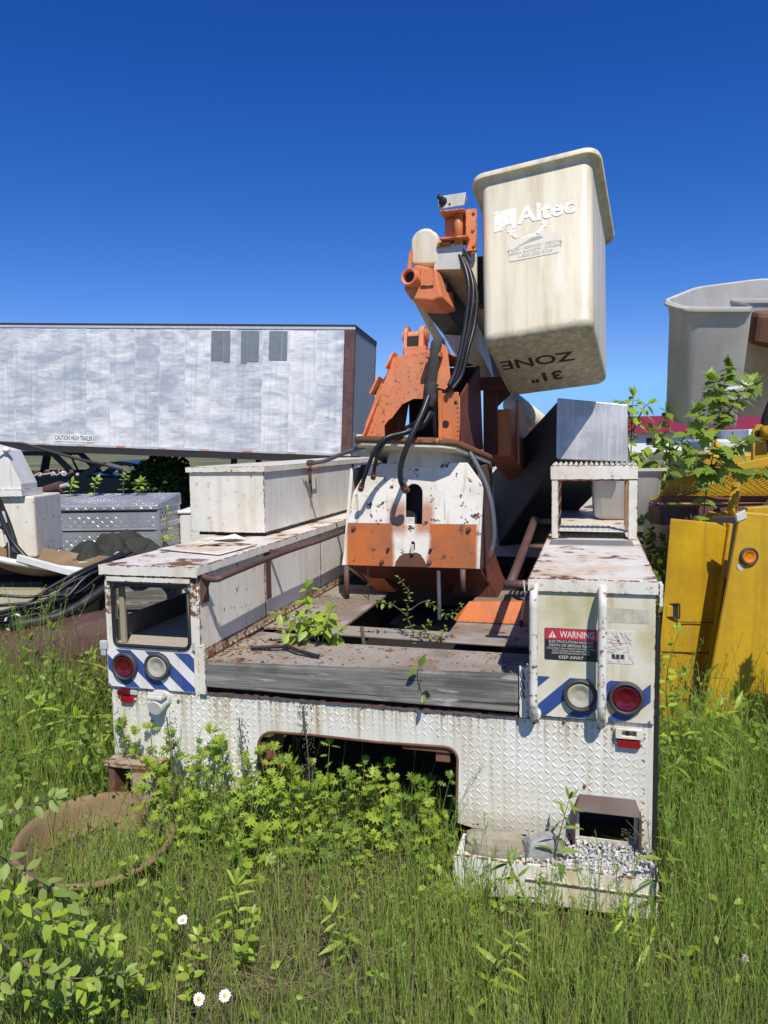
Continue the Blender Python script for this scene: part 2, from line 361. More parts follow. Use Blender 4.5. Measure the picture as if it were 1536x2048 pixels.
t.pbsdf(x, t.math('ADD', t.math('MULTIPLY', mk, .3), .36), t.math('MULTIPLY', t.math('SUBTRACT', 1.0, mk), .45), t.bump(t.noise(t.coord(scale=(.9, 1, 1.6)), 2.2, 3, .5), .35, .03)); SKIN = t.m
# white pedestal plate with orange overspray bands
t = NT('pedestal_plate_paint'); oc = t.n('ShaderNodeTexCoord').outputs['Object']; sp = t.n('ShaderNodeSeparateXYZ'); t.l(oc, sp.inputs[0]); c = t.coord()
nz = t.noise(c, 9, 4); wob = t.math('MULTIPLY', t.math('SUBTRACT', nz, .5), .05); X = t.math('ADD', sp.outputs[0], wob); Zs = t.math('ADD', sp.outputs[2], t.math('MULTIPLY', wob, .6))
low = t.ramp(sp.outputs[2], 1.266, 1.262)
ax = t.math('ABSOLUTE', t.math('SUBTRACT', X, 1.10)); cen = t.ramp(ax, .09, .125); band = t.math('MULTIPLY', low, cen)
rgt = t.ramp(sp.outputs[0], 1.515, 1.49); lft = t.ramp(sp.outputs[0], .675, .70); band = t.math('MULTIPLY', band, t.math('MULTIPLY', rgt, lft))
halo = t.math('SUBTRACT', 1.0, t.ramp(t.math('ABSOLUTE', t.math('SUBTRACT', ax, .085)), .03, .075)); halo = t.math('MULTIPLY', halo, t.math('MULTIPLY', t.ramp(Zs, 1.45, 1.34), t.ramp(Zs, 1.16, 1.24)))
om = t.math('MAXIMUM', band, t.math('MULTIPLY', halo, .8))
n2 = t.noise(c, 18, 8, .7); wcol = t.mix(t.ramp(t.noise(c, 4, 6), .4, .75), (.80, .77, .68), (.60, .54, .40))
ocol = t.mix(t.ramp(t.noise(c, 3.5, 6, .65), .35, .68), (.50, .14, .03), (.27, .11, .05)); ocol = t.mix(t.ramp(t.noise(t.coord(scale=(9, 9, 2.2)), 1, 5), .60, .72), ocol, (.12, .085, .06))
x = t.mix(om, wcol, ocol)
drip = t.math('MULTIPLY', t.ramp(t.noise(t.coord(scale=(34, 34, 2.2)), 1.0, 5, .6), .56, .72), t.math('SUBTRACT', 1.0, om)); x = t.mix(t.math('MULTIPLY', drip, .6), x, (.36, .22, .10)); rs = t.ramp(n2, .592, .615); e = t.edge(); rs = t.math('MAXIMUM', rs, t.ramp(t.math('SUBTRACT', t.math('MULTIPLY', t.math('SUBTRACT', t.noise(c, 34, 6), .38), .09), e), -.001, .002))
bx = t.math('ADD', t.math('POWER', t.math('DIVIDE', t.math('SUBTRACT', X, 1.10), .10), 2.0), t.math('POWER', t.math('DIVIDE', t.math('SUBTRACT', Zs, 1.005), .085), 2.0)); rs = t.math('MAXIMUM', rs, t.ramp(bx, 1.05, .95))
x = t.mix(rs, x, t.mix(t.noise(c, 50), RUST_D, (.16, .065, .035)))
t.pbsdf(x, t.math('ADD', t.math('MULTIPLY', rs, .3), .5), 0, t.bump(t.math('ADD', t.math('MULTIPLY', rs, -.3), t.noise(c, 25, 6)), .25, .01)); PED = t.m
# leaves, grass
def leafmat(name, a, b, trans=.35, rough=.42):
    t = NT(name); oi = t.n('ShaderNodeObjectInfo'); n = t.noise(t.coord('Object'), 9, 3); f = t.math('ADD', t.math('MULTIPLY', oi.outputs['Random'], .7), t.math('MULTIPLY', n, .3))
    at = t.n('ShaderNodeAttribute', attribute_name='tint'); f = t.math('ADD', f, at.outputs['Fac'], clamp=True)
    x = t.mix(f, a, b); b1 = t.n('ShaderNodeBsdfPrincipled'); t.l(x, b1.inputs[0]); b1.inputs['Roughness'].default_value = rough; b1.inputs['Specular IOR Level'].default_value = .4
    tr = t.n('ShaderNodeBsdfTranslucent'); t.l(t.mix(.5, x, (.55, .75, .08), 'MULTIPLY'), tr.inputs[0])
    x2 = t.mix(1.0, x, (1.3, 1.35, .6), 'MULTIPLY'); t.l(x2, tr.inputs[0])
    mx = t.n('ShaderNodeMixShader'); mx.inputs[0].default_value = trans; t.l(b1.outputs[0], mx.inputs[1]); t.l(tr.outputs[0], mx.inputs[2]); t.l(mx.outputs[0], t.o.inputs[0]); return t.m
LEAF_Y = leafmat('young_leaf', (.23, .34, .035), (.42, .53, .065))
LEAF_G = leafmat('green_leaf', (.11, .20, .028), (.27, .37, .05))
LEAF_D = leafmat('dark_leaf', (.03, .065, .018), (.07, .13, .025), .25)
LEAF_P = leafmat('pale_leaf', (.19, .29, .06), (.38, .46, .13), .4, .5)
GRASS = leafmat('grass_blade', (.135, .25, .032), (.37, .44, .11), .34, .45)
STRAW = leafmat('straw', (.27, .21, .11), (.40, .33, .19), .2, .7)
STEM = simple('green_stem', (.13, .15, .05), .6); TWIG = simple('brown_twig', (.14, .10, .07), .8)
PETAL = simple('white_petal', (.82, .82, .80), .6, var=.05); PINK = simple('pale_pink_floret', (.70, .55, .60), .7, var=.1); YOLK = simple('daisy_centre', (.75, .48, .02), .7)
t = NT('tail_plate_paint'); c = t.coord(); sp = t.n('ShaderNodeSeparateXYZ'); t.l(t.n('ShaderNodeTexCoord').outputs['Object'], sp.inputs[0]); n1 = t.noise(c, 3.5, 6, .6); stv = t.noise(t.coord(scale=(22, 22, .7)), 1.0, 6, .65); st3 = t.noise(t.coord(scale=(60, 60, 1.4)), 1.0, 4, .6)
x = t.mix(t.math('MULTIPLY', t.ramp(n1, .36, .72), .55), (.75, .735, .67), (.58, .53, .39)); x = t.mix(t.math('MULTIPLY', t.ramp(stv, .46, .70), .75), x, (.50, .43, .28))
x = t.mix(t.math('MULTIPLY', t.ramp(st3, .52, .72), .4), x, (.42, .33, .20))
hz_ = t.math('ADD', sp.outputs[2], t.math('MULTIPLY', t.math('SUBTRACT', stv, .5), .35)); run = t.math('MULTIPLY', t.ramp(hz_, .53, .67), t.ramp(st3, .44, .66)); x = t.mix(t.math('MULTIPLY', run, .8), x, (.30, .17, .085))
low_ = t.math('MULTIPLY', t.ramp(t.math('ADD', sp.outputs[2], t.math('MULTIPLY', t.math('SUBTRACT', n1, .5), .25)), .30, .20), .55); x = t.mix(low_, x, (.40, .36, .25))
n2 = t.noise(c, 30, 8, .7); rs = t.ramp(n2, .675, .70); e = t.edge(); rs = t.math('MAXIMUM', rs, t.ramp(t.math('SUBTRACT', t.math('MULTIPLY', t.math('SUBTRACT', t.noise(c, 30, 6), .40), .06), e), -.001, .002)); x = t.mix(rs, x, t.mix(t.noise(c, 50), RUST_D, RUST_L))
t.pbsdf(x, t.math('ADD', t.math('MULTIPLY', rs, .3), .5), 0, t.bump(t.math('ADD', t.noise(t.coord(scale=(6, 6, 1.5)), 1.2, 3), t.math('MULTIPLY', t.noise(c, 80, 3), .12)), .25, .02)); TAIL = t.m
t = NT('soil_and_thatch'); c = t.coord(); n1 = t.noise(c, .9, 8, .65); n2 = t.noise(c, 22, 6, .7)
x = t.mix(t.ramp(n2, .35, .7), (.075, .06, .035), (.20, .165, .095)); x = t.mix(t.ramp(n1, .40, .62), x, (.07, .105, .028))
far = t.noise(c, .12, 4); x = t.mix(t.ramp(far, .45, .6), x, (.20, .20, .085))
t.pbsdf(x, .95, 0, t.bump(n2, .8, .05)); SOIL = t.m

# ------------------------------------------------------------------ ground
gm = MB(); N = 60
def gz(x, y):
    d = math.hypot(x, y - 3); return 0.03 * mnoise.noise(Vector((x*.7, y*.7, 3))) * min(1, 12/(d + 1)) + (-.02)
xs = [-900, -300, -100, -40, -20] + [-10 + 20*i/40 for i in range(41)] + [20, 40, 100, 300, 900]
ys = [-60, -15, -5] + [-2 + 24*i/48 for i in range(49)] + [30, 50, 100, 300, 900]
gm.add([(a, b, gz(a, b)) for b in ys for a in xs], [(j*len(xs)+i, j*len(xs)+i+1, (j+1)*len(xs)+i+1, (j+1)*len(xs)+i) for j in range(len(ys)-1) for i in range(len(xs)-1)])
o = gm.build('ground', SOIL, smooth=True); tag(o, 'rough soil and thatch under the grass of the yard', None, None, 'structure')
# ================================================================== the bucket truck
T = thing('bucket_truck', 'rusty white and orange bucket truck seen from its tailgate, in tall grass', 'truck', (-1.292, 3.4086, 0), R(-15.6))
def B(name, mat, parent, *boxes, bevel=.003, label=None):
    mb = MB()
    for b in boxes: mb.box(*b)
    return mb.build(name, mat, parent, bevel=bevel, label=label)

# ---- rear tread plate with the big notch
nx0, nx1, nz = .745, 1.636, .505
outer = [(.018, .20), (.70, .20), (.745, .24), (.742, .40)] + [(.745 + .075*(1-math.cos(R(a))), .425 + .075*math.sin(R(a))) for a in range(0, 91, 15)] + \
        [(1.0, .503), (1.3, .498), (1.56, .505)] + [(1.636 - .05*(1-math.cos(R(a))), .455 + .05*math.sin(R(a))) for a in range(90, -1, -15)] + \
        [(1.630, .185), (1.70, .170), (2.392, .165), (2.392, .668), (1.93, .664), (1.4, .652), (.9, .655), (.015, .648)]
rp = plate('rear_plate', outer, [[(2.12, .16+.03), (2.12, .335), (2.325, .335), (2.325, .19)][::-1]], .006, rear(0), TAIL, T, label='white painted tread plate across the tail with a wide notch')
def on_plate(u, v):
    if v < .19 or v > .645 or u < .03 or u > 2.375: return False
    if .735 < u < 1.65 and v < .525: return False
    if 2.09 < u < 2.345 and v < .38: return False
    return True
tr = lugs(MB(), rear(-.0001), .03, 2.38, .18, .65, p=.0275, L=.0275, W=.009, H=.0028, inside=on_plate).build('tread_pattern', TAIL, rp); tr['kind'] = 'stuff'
# rolled lip of the notch
lip = [(.745, .002, z) for z in (.21, .3, .40)] + [(.745 + .075*(1-math.cos(R(a))), .002, .425 + .075*math.sin(R(a))) for a in range(0, 91, 18)] + [(1.0, .002, .503), (1.3, .002, .498), (1.56, .002, .505)] + [(1.636 - .05*(1-math.cos(R(a))), .002, .455 + .05*math.sin(R(a))) for a in range(90, -1, -18)] + [(1.632, .002, .30), (1.63, .002, .19)]
MB().tube(lip, .007, 6).build('notch_lip', RUST, rp, smooth=True)
MB().hexa([(.746,.006,.30),(.752,.006,.30),(.80,.12,.28),(.79,.12,.28),(.746,.006,.44),(.752,.006,.44),(.82,.12,.46),(.81,.12,.46)]).build('notch_side_flange', RUST, rp)
B('notch_top_flange', RUST, rp, (1.40, 1.632, .008, .09, .475, .497), (1.54, 1.60, .02, .05, .43, .475))
top = MB()
for i in range(60):
    x0 = .50 + i*(1.43/60); h = random.uniform(.002, .013); top.box(x0, x0 + 1.43/60 - .0005, -.010 - random.uniform(0, .004), .018, .6555, .6555 + h)
top.build('rusted_top_edge', RUST, rp)
B('side_trim', BLACK, T, (2.3935, 2.410, -.006, .03, .17, 1.09), bevel=.003, label='black rubber strip up the near corner')
for bx_, bz_ in ((.235, .605), (.36, .607), (2.06, .655), (2.14, .40), (2.215, .862)):
    MB().lathe([(.007, 0), (.006, .006), (.0, .008)], (bx_, -.003, bz_), (0, -1, 0), 8).build('rivet', RUST, rp, smooth=True)

# ---- cabinet on the far side (open window)
win = rrect(.044, .428, .85, 1.129, .03, 4)
cl = empty('side_cabinet', parent=T); cl['label'] = 'rusty white side cabinet with an open window in its end'
plate('end_panel', [(0, .648), (.477, .652), (.477, 1.2), (0, 1.2)], [win[::-1]], .012, rear(-.001), WHITE_R, cl)
pw = MB(); pw.tube([(x, -.004, z) for x, z in rrect(.042, .430, .848, 1.131, .032, 6)] + [(.430, -.004, 1.1)], .0085, 8); pw.build('window_gasket', BLACK, cl, smooth=True)
B('drip_strip', BLACK, cl, (.035, .437, -.016, -.0135, 1.137, 1.146))
B('header_strip', WHITE_R, cl, (.02, .452, -.017, -.0135, 1.147, 1.172))
B('inner_wall', INNER_SHADE, cl, (.462, .4765, .013, 3.6, .66, 1.2))
B('outer_wall', INNER_SHADE, cl, (0, .012, .013, 3.6, .66, .953))
B('wall_post', LIGHT_G, cl, (0, .02, .014, .06, .954, 1.2)); B('outer_wall', LIGHT_G, cl, (0, .012, 1.45, 3.6, .954, 1.2)); B('window_stile', TAN_F, cl, (.05, .075, .03, .05, .849, 1.13))
B('cabinet_floor', DIRT_FLOOR, cl, (.0125, .4615, .013, 3.6, .835, .848))
B('partition', DARK, cl, (.014, .46, 1.46, 1.47, .85, 1.19))
B('roof', ROOF, cl, (-.012, .489, -.018, 3.6, 1.2015, 1.2235), bevel=.006)
B('roof_flange', WHITE_R, cl, (-.013, .4895, -.0215, -.0185, 1.176, 1.2235))
B('roof_side_flange', WHITE_R, cl, (.4895, .4925, -.0215, 3.6, 1.185, 1.2235))
hp = empty('hatch_plate', parent=cl)
plate('hatch_sheet', [(.02, .42), (.43, .30), (.462, .66), (.06, .76)], [[(.16, .53), (.17, .64), (.30, .61), (.28, .50)]], .006, frame((0, 0, 1.236), (1, 0, 0), (0, 1, 0)), ROOF, hp)
MB().add([(.12,.78,1.232),(.26,.74,1.25),(.30,.86,1.236),(.2,.92,1.255),(.1,.9,1.23)], [(0,1,2),(0,2,3),(0,3,4)]).build('peeled_flap', WHITE, hp)
B('corner_post', WHITE_R, T, (.478, .512, -.022, -.012, .652, .866), (.478, .486, -.0115, .03, .652, .866), bevel=.002, label='white steel angle at the deck corner')
# side panels and rust streak scratches along the cabinet wall
for y0, y1 in ((.01, .70), (.705, 1.55), (1.555, 2.6), (2.605, 3.6)):
    B('wall_panel', WHITE_R if y0 < .5 else WHITE, cl, (.477, .4795, y0, y1 - .004, .839, 1.184), bevel=.001)
kp = B('kick_plate', TREAD_R, T, (.4775, .482, .012, 3.4, .79, .838), label='tan rusted tread strip along the foot of the cabinet')
kf = frame((.4821, 0, 0), (0, 1, 0), (0, 0, 1)); o = lugs(MB(), kf, .02, 2.6, .792, .838, p=.023, L=.024, W=.009, H=.004).build('tread_pattern', TREAD_R, kp); o['kind'] = 'stuff'
# rail
hr = empty('handrail', parent=T)
MB().tube(smooth_path([(.493, .03, 1.172), (.54, .0, 1.170), (.585, -.012, 1.174), (.592, .03, 1.178), (.592, .35, 1.184), (.59, .75, 1.187), (.59, 1.3, 1.180), (.588, 1.9, 1.182), (.588, 2.5, 1.185)], 5), .0145, 12).build('rail_tube', RUST_B, hr, smooth=True)
B('rail_bracket', RUST_B, hr, (.480, .487, .012, .085, 1.05, 1.186)); MB().add([(.487,.02,1.185),(.54,.02,1.185),(.487,.02,1.06),(.487,.03,1.185),(.54,.03,1.185),(.487,.03,1.06)], [(0,2,1),(3,4,5),(0,1,4,3),(1,2,5,4)]).build('bracket_gusset', RUST_B, hr)
B('rail_bracket', RUST_B, hr, (.4797, .486, .71, .77, .93, 1.184)); B('rail_stub', RUST_B, hr, (.486, .60, .735, .755, 1.178, 1.196))
# latch
lt = empty('latch', parent=cl); B('latch_body', GALV, lt, (-.022, .012, -.03, -.012, .83, .87)); B('latch_hook', GALV, lt, (-.018, .004, -.028, -.018, .80, .83))
B('hinge', GALV, cl, (.446, .462, -.018, -.0135, .845, .885))

# ---- upper box on that cabinet
ub = empty('upper_tool_box', parent=T); ub['label'] = 'long white steel box bolted on top of the cabinet'
B('box_end', WHITE_R, ub, (-.15, .3295, 1.048, 1.052, 1.245, 1.625), bevel=.002)
B('box_shell', WHITE, ub, (-.149, .331, 1.0535, 2.72, 1.247, 1.622))
B('box_shell', WHITE, ub, (-.149, .331, 2.73, 3.5, 1.247, 1.622)); B('box_seam', RUST, ub, (.331, .335, 2.705, 2.745, 1.25, 1.62))
B('box_lid', WHITE_R, ub, (-.162, .344, 1.036, 3.5, 1.6235, 1.632), bevel=.003); B('lid_lip', WHITE_R, ub, (-.164, .346, 1.032, 1.0355, 1.600, 1.632)); B('lid_side_lip', WHITE_R, ub, (.3445, .3475, 1.0325, 3.5, 1.597, 1.632))
B('box_skid', BLACK, ub, (-.12, .315, 1.09, 3.4, 1.2245, 1.2465))
hs = empty('box_hasp', parent=ub); B('hasp_strap', RUST, hs, (.348, .354, 1.72, 1.76, 1.49, 1.61)); MB().tube([(.36, 1.60, 1.60), (.385, 1.66, 1.585), (.385, 1.8, 1.585), (.36, 1.84, 1.60)], .006, 6).build('hasp_bar', RUST, hs); B('padlock_tail', RUST, hs, (.352, .36, 1.735, 1.748, 1.40, 1.49))

# ---- stripes on the far cabinet, then lamps
def stripe(name, pts, mat, par, y=-.0145):
    MB().prism([(x, y, z) for x, z in pts], (0, .0008, 0)).build(name, mat, par)
def clip(poly, x0, x1, z0, z1):
    def c(P, f, g):
        Q = []
        for i in range(len(P)):
            a, b = P[i], P[(i+1) % len(P)]; fa, fb = f(a), f(b)
            if fa >= 0: Q.append(a)
            if (fa >= 0) != (fb >= 0):
                tt = fa/(fa-fb); Q.append((a[0]+(b[0]-a[0])*tt, a[1]+(b[1]-a[1])*tt))
        return Q
    for f in (lambda p: p[0]-x0, lambda p: x1-p[0], lambda p: p[1]-z0, lambda p: z1-p[1]):
        poly = c(poly, f, 0)
        if len(poly) < 3: return None
    return poly
B('stripe_ground', WHITE_S, cl, (.006, .455, -.0136, -.0133, .655, .832), bevel=0)
for i in range(-2, 4):
    x0 = .05 + i*.150
    q = clip([(x0, .835), (x0+.075, .835), (x0+.075+.205, .65), (x0+.205, .65)], .008, .453, .657, .831)
    if q: stripe('blue_stripe', q, BLUE, cl)
def lamp(par, x, z, y, mat, r=.066):
    e = empty('round_lamp', parent=par)
    MB().lathe([(r*.70, -.003), (r*.98, 0), (r, .006), (r*.985, .014), (r*.90, .021), (r*.80, .020), (r*.765, .012), (r*.70, .008)], (x, y, z), (0, -1, 0), 32).build('rubber_ring', RUBBER, e, smooth=True)
    MB().lathe([(r*.765, .008), (r*.755, .0135), (r*.70, .0165), (r*.62, .0168), (r*.60, .0155), (r*.45, .0168), (r*.44, .0158), (r*.2, .0170), (0, .0172)], (x, y, z), (0, -1, 0), 32).build('lens', mat, e, smooth=True)
    return e
lamp(T, .101, .755, -.014, L_RED)['label'] = 'deep red round tail lamp next to the weeds'
lamp(T, .271, .764, -.014, L_CLR)['label'] = 'clear round reversing lamp on the striped cabinet end'
lamp(T, 2.121, .770, -.016, L_CLR)['label'] = 'clear round reversing lamp behind the grab bar'
lamp(T, 2.290, .771, -.016, L_RED)['label'] = 'deep red round tail lamp at the near corner'
def marker(x, z, mat, wd=.085, h=.032, par=T, lab=None):
    e = empty('marker_lamp', parent=par); 
    if lab: e['label'] = lab
    MB().loft([[(a, -.004, b) for a, b in rrect(x-wd/2, x+wd/2, z-h/2, z+h/2, .008, 3)], [(a, -.02, b) for a, b in rrect(x-wd/2+.003, x+wd/2-.003, z-h/2+.003, z+h/2-.003, .008, 3)]], False, True).build('marker_lens', mat, e, bevel=.002)
    for s_ in (-1, 1): MB().lathe([(.006, 0), (.004, .004), (0, .005)], (x + s_*(wd/2+.002), -.006, z), (0, -1, 0), 8).build('screw', GALV, e)
marker(.082, .628, L_RED, .066, .03); marker(.10, .597, L_RED2, .07, .034, lab='bright red broken marker lamp'); marker(2.302, .590, L_RED2, .088, .036)
B('lamp_backing', GALV, T, (.115, .15, -.012, -.004, .618, .64))
e = empty('plate_lamp', parent=T)
plate('lamp_bezel', rrect(2.252, 2.352, .612, .652, .008, 3), [rrect(2.276, 2.328, .622, .644, .003, 2)[::-1]], .022, rear(-.026), WHITE_R, e)
B('lamp_socket', BLACK, e, (2.29, 2.304, -.018, -.006, .622, .638)); B('lamp_clip', WHITE, e, (2.316, 2.321, -.02, -.006, .624, .642))
# trailer socket
e = empty('trailer_socket', parent=T)
MB().loft([[(a, -.004, b) for a, b in rrect(.225, .325, .578, .655, .03, 3)], [(a, -.02, b) for a, b in rrect(.23, .32, .583, .652, .03, 3)]], False, True).build('socket_flange', LIGHT_G, e, bevel=.003)
MB().lathe([(.036, 0), (.035, .045), (.033, .05), (0, .05)], (.275, -.018, .598), (0, -1, -.25), 20).build('socket_barrel', LIGHT_G, e, smooth=False)
B('socket_cap', LIGHT_G, e, (.238, .316, -.075, -.021, .622, .645), bevel=.008); MB().tube([(.24,-.05,.648),(.315,-.05,.648)], .006, 8).build('cap_hinge', LIGHT_G, e)

# ---- load deck
dk = empty('load_deck', parent=T); dk['label'] = 'rust-brown tread steel deck with gaping slots'
B('deck_sheet', DECK, dk, (.483, 1.93, .035, .44, .778, .79), bevel=.002)
B('deck_sheet', DECK, dk, (.483, .90, .66, 1.9, .778, .79), bevel=.002)
B('deck_sheet', DECK, dk, (1.46, 1.93, .60, 1.9, .776, .788), bevel=.002)
B('deck_sheet', DECK, dk, (.483, .80, .442, .60, .770, .782))
plate('deck_crossmember', [(.75, .60), (1.93, .56), (1.93, .73), (.75, .78)], [[(1.0, .66), (1.0, .70), (1.09, .70), (1.09, .66)][::-1], [(1.55, .62), (1.55, .65), (1.63, .65), (1.63, .62)][::-1]], .012, frame((0, 0, .793), (1, 0, 0), (0, 1, 0)), DECK, dk)
B('floor_pan', DARK, dk, (.81, 1.54, .66, 1.9, .52, .53), bevel=0)
for x_ in (1.0, 1.62): B('deck_strut', RUST, dk, (x_, x_ + .07, .45, .60, .68, .745))
B('sub_frame', DARK, dk, (.5, 1.92, .03, .06, .55, .775), (.72, .80, .1, 3.4, .50, .70), (1.55, 1.63, .1, 3.4, .50, .70), bevel=.004)
o = lugs(MB(), frame((0, 0, .790), (1, 0, 0), (0, 1, 0)), .50, 1.92, .05, .43, p=.024, L=.024, W=.008, H=.0025); lugs(o, frame((0, 0, .790), (1, 0, 0), (0, 1, 0)), .50, .89, .67, 1.7, p=.024, L=.024, W=.008, H=.0025)
o = o.build('tread_pattern', DECK, dk); o['kind'] = 'stuff'
lit_ = MB()
for i in range(420):
    x, y = random.uniform(.50, 1.9), random.choice((random.uniform(.04, .43), random.uniform(.04, .43), random.uniform(.66, 1.5)))
    if y > .6 and x > .88: x = random.uniform(.5, .88)
    if random.random() < .5: x = .49 + abs(random.gauss(0, .12))
    a = random.uniform(0, 6.28); s_ = random.uniform(.004, .016); c_, n_ = math.cos(a)*s_, math.sin(a)*s_
    lit_.add([(x - c_, y - n_, .792), (x + n_*.35, y - c_*.35, .794 + random.uniform(0, .008)), (x + c_, y + n_, .793), (x - n_*.35, y + c_*.35, .792 + random.uniform(0, .006))], [(0, 1, 2, 3)])
lit_ = lit_.build('dead_leaf_litter', RUST_RING, dk); lit_['kind'] = 'stuff'
B('under_tray', DARK, dk, (.48, 1.93, .7, 3.4, .30, .31), (.483, 1.928, 3.4, 3.41, .3, .78), bevel=0)
MB().lathe([(.0, -.7), (.055, -.7), (.055, .7), (.0, .7)], (1.2, 1.2, .36), (1, 0, 0), 12).build('axle', DARK, dk, smooth=True)
for sx in (-1, 1):
    wh = empty('wheel', parent=T); cx = 1.2 + sx*.93
    MB().lathe([(.26, -.11), (.40, -.12), (.44, -.08), (.45, 0), (.44, .08), (.40, .12), (.26, .11)], (cx, 1.75, .43), (1, 0, 0), 28, close=True).build('tyre', BLACK, wh, smooth=True)
    MB().lathe([(.0, -.02), (.25, -.03), (.26, .09), (.2, .06), (.1, .05), (0, .08)], (cx, 1.75, .43), (sx, 0, 0), 20).build('rim', RUST, wh, smooth=True)
for x0, x1, zt_ in ((.0, .012, .646), (2.38, 2.391, .666)):
    B('side_skirt', WHITE_G, T, (x0, x1, .01, 1.25, .25, zt_)); B('side_skirt', WHITE_G, T, (x0, x1, 2.25, 3.4, .25, zt_))
# cab ahead, its back wall hidden behind the lift
cb = empty('cab', parent=T); B('cab_shell', WHITE, cb, (.15, 2.25, 3.75, 5.0, .55, 1.5), bevel=.06); B('cab_bonnet', WHITE, cb, (.25, 2.15, 5.01, 5.9, .55, 1.2), bevel=.08)
# plank
pk = MB().hexa([(.514,-.030,.690),(1.884,-.030,.684),(1.884,.012,.684),(.514,.012,.690),(.514,-.026,.794),(1.884,-.022,.832),(1.884,.016,.832),(.514,.016,.794)]).build('plank', WOOD, T, bevel=.006, label='grey weathered timber across the tail of the deck')
# tailgate stake by the near cabinet
st_ = empty('stake_plate', parent=T); B('stake_angle', WHITE_R, st_, (1.888, 1.922, -.03, -.018, .662, .872), (1.913, 1.922, -.018, .02, .662, .872))
for i in range(6): MB().lathe([(.009, -.003), (.012, 0), (.009, .003), (.006, 0)], (1.903 + .004*(i % 2), -.036, .852 - i*.019), (1, .3*(i % 2), .4), 10, close=True).build('chain_link', DARK, st_, smooth=True)

# ---- cabinet on the near side
cr = empty('side_cabinet', parent=T); cr['label'] = 'grimy white side cabinet with warning sign and grab bars'
B('cabinet_shell', LIGHT_G, cr, (1.932, 2.39, .014, 3.4, .672, 1.195), bevel=.004)
B('end_panel', WHITE_G, cr, (1.93, 2.392, -.014, .013, .672, 1.196), bevel=.003)
B('roof', ROOF, cr, (1.922, 2.400, -.022, 3.4, 1.1965, 1.2235), bevel=.005)
B('roof_flange', WHITE_R, cr, (1.921, 2.401, -.026, -.0225, 1.172, 1.2235), bevel=.002)
B('roof_edge_clip', WHITE_R, cr, (2.4015, 2.416, -.03, .04, 1.13, 1.215), bevel=.003)
B('roof_patch', TAPE_AND_END, cr, (1.95, 2.36, .93, 1.12, 1.2238, 1.228), bevel=.001)
for i in range(-1, 4):
    x0 = 1.905 + i*.150
    q = clip([(x0, .668), (x0+.075, .668), (x0+.075+.185, .842), (x0+.185, .842)], 1.948, 2.378, .678, .834)
    if q: stripe('blue_stripe', q, BLUE, cr, -.0158)
def grab(x, lab):
    e = empty('grab_bar', parent=T); e['label'] = lab
    MB().tube(smooth_path([(x, -.016, 1.188), (x, -.055, 1.184), (x, -.085, 1.150), (x, -.088, 1.08), (x, -.088, .80), (x, -.085, .735), (x, -.055, .688), (x, -.014, .682)], 5), .0165, 14).build('bar_tube', CHIP, e, smooth=True)
    for z in (1.188, .683): MB().lathe([(.0, .0), (.026, .0), (.026, .004), (.018, .005)], (x, -.0145, z), (0, -1, 0), 16).build('bar_flange', WHITE_R, e)
grab(1.948, 'white chipped grab bar at the inner edge of the cabinet'); grab(2.200, 'white chipped grab bar in front of the warning sign')
# warning sign
ws = empty('warning_sign', parent=T)
ws['label'] = 'black and red electrocution warning sign'
plate('sign_board', rrect(1.985, 2.185, .903, 1.028, .004, 2), [], .0016, rear(-.0158), SIGN_K, ws, bev=.0002)
plate('sign_header', rrect(1.987, 2.183, .984, 1.026, .003, 2), [], .0012, rear(-.0171), SIGN_RED, ws, bev=.0001)
text('sign_heading', 'WARNING', .036, frame((2.108, -.0174, 1.004), (1, 0, 0), (0, 0, 1)), SIGN_W, ws, sx=.74, bold=.0005, ext=.0002)
MB().prism([(2.000, -.0175, .991), (2.030, -.0175, .991), (2.015, -.0175, 1.018)], (0, .0004, 0)).build('warning_triangle', SIGN_W, ws)
text('exclamation_mark', '!', .021, frame((2.015, -.0182, 1.001), (1, 0, 0), (0, 0, 1)), SIGN_RED, ws, bold=.0006, ext=.0002)
for i, (s_, z, sz, xs_) in enumerate((('ELECTROCUTION HAZARD', .9755, .0145, 1.0), ('DEATH OR SERIOUS INJURY', .9610, .0145, .98), ('COULD RESULT FROM CONTACT WITH THIS MACHINE,', .9490, .0088, .88), ('TRUCK OR TRUCK ATTACHMENTS IF THEY', .9395, .0088, .88), ('SHOULD BECOME ELECTRICALLY CHARGED.', .9305, .0088, .88), ('KEEP AWAY', .9145, .0185, 1.0))):
    text('sign_line', s_, sz, frame((2.085, -.0163, z), (1, 0, 0), (0, 0, 1)), SIGN_W, ws, sx=xs_*.93, bold=.0, ext=.0002)
ps = empty('pictogram_sign', parent=T); ps['label'] = 'dingy cracked pictogram sticker half behind the grab bar'
plate('sign_board', rrect(2.186, 2.318, .902, 1.029, .008, 3), [], .0014, rear(-.0156), SIGN_W, ps, bev=.0002)
cr_ = MB()
for i in range(34):
    a = Vector((random.uniform(2.20, 2.31), -.0162, random.uniform(.91, 1.02))); an = random.uniform(0, 6.28); L_ = random.uniform(.015, .06)
    b = a + Vector((math.cos(an)*L_, 0, math.sin(an)*L_)); b.x = min(max(b.x, 2.19), 2.314); b.z = min(max(b.z, .906), 1.024); cr_.bar(a, b, .0004, .0009, (0, 1, 0))
cr_.build('sticker_cracks', RUST_B, ps)
tk = MB()
for dx in (-.016, .0, .016): tk.box(2.258+dx-.006, 2.258+dx+.006, -.0166, -.0162, .925, .938)
tk.box(2.236, 2.281, -.0170, -.0167, .921, .9235); tk.box(2.20, 2.204, -.0166, -.0162, .918, .936); tk.build('pictogram_truck', LETTER_K, ps)
B('pictogram_spark', SIGN_RED, ps, (2.256, 2.264, -.0168, -.0163, .987, .995))
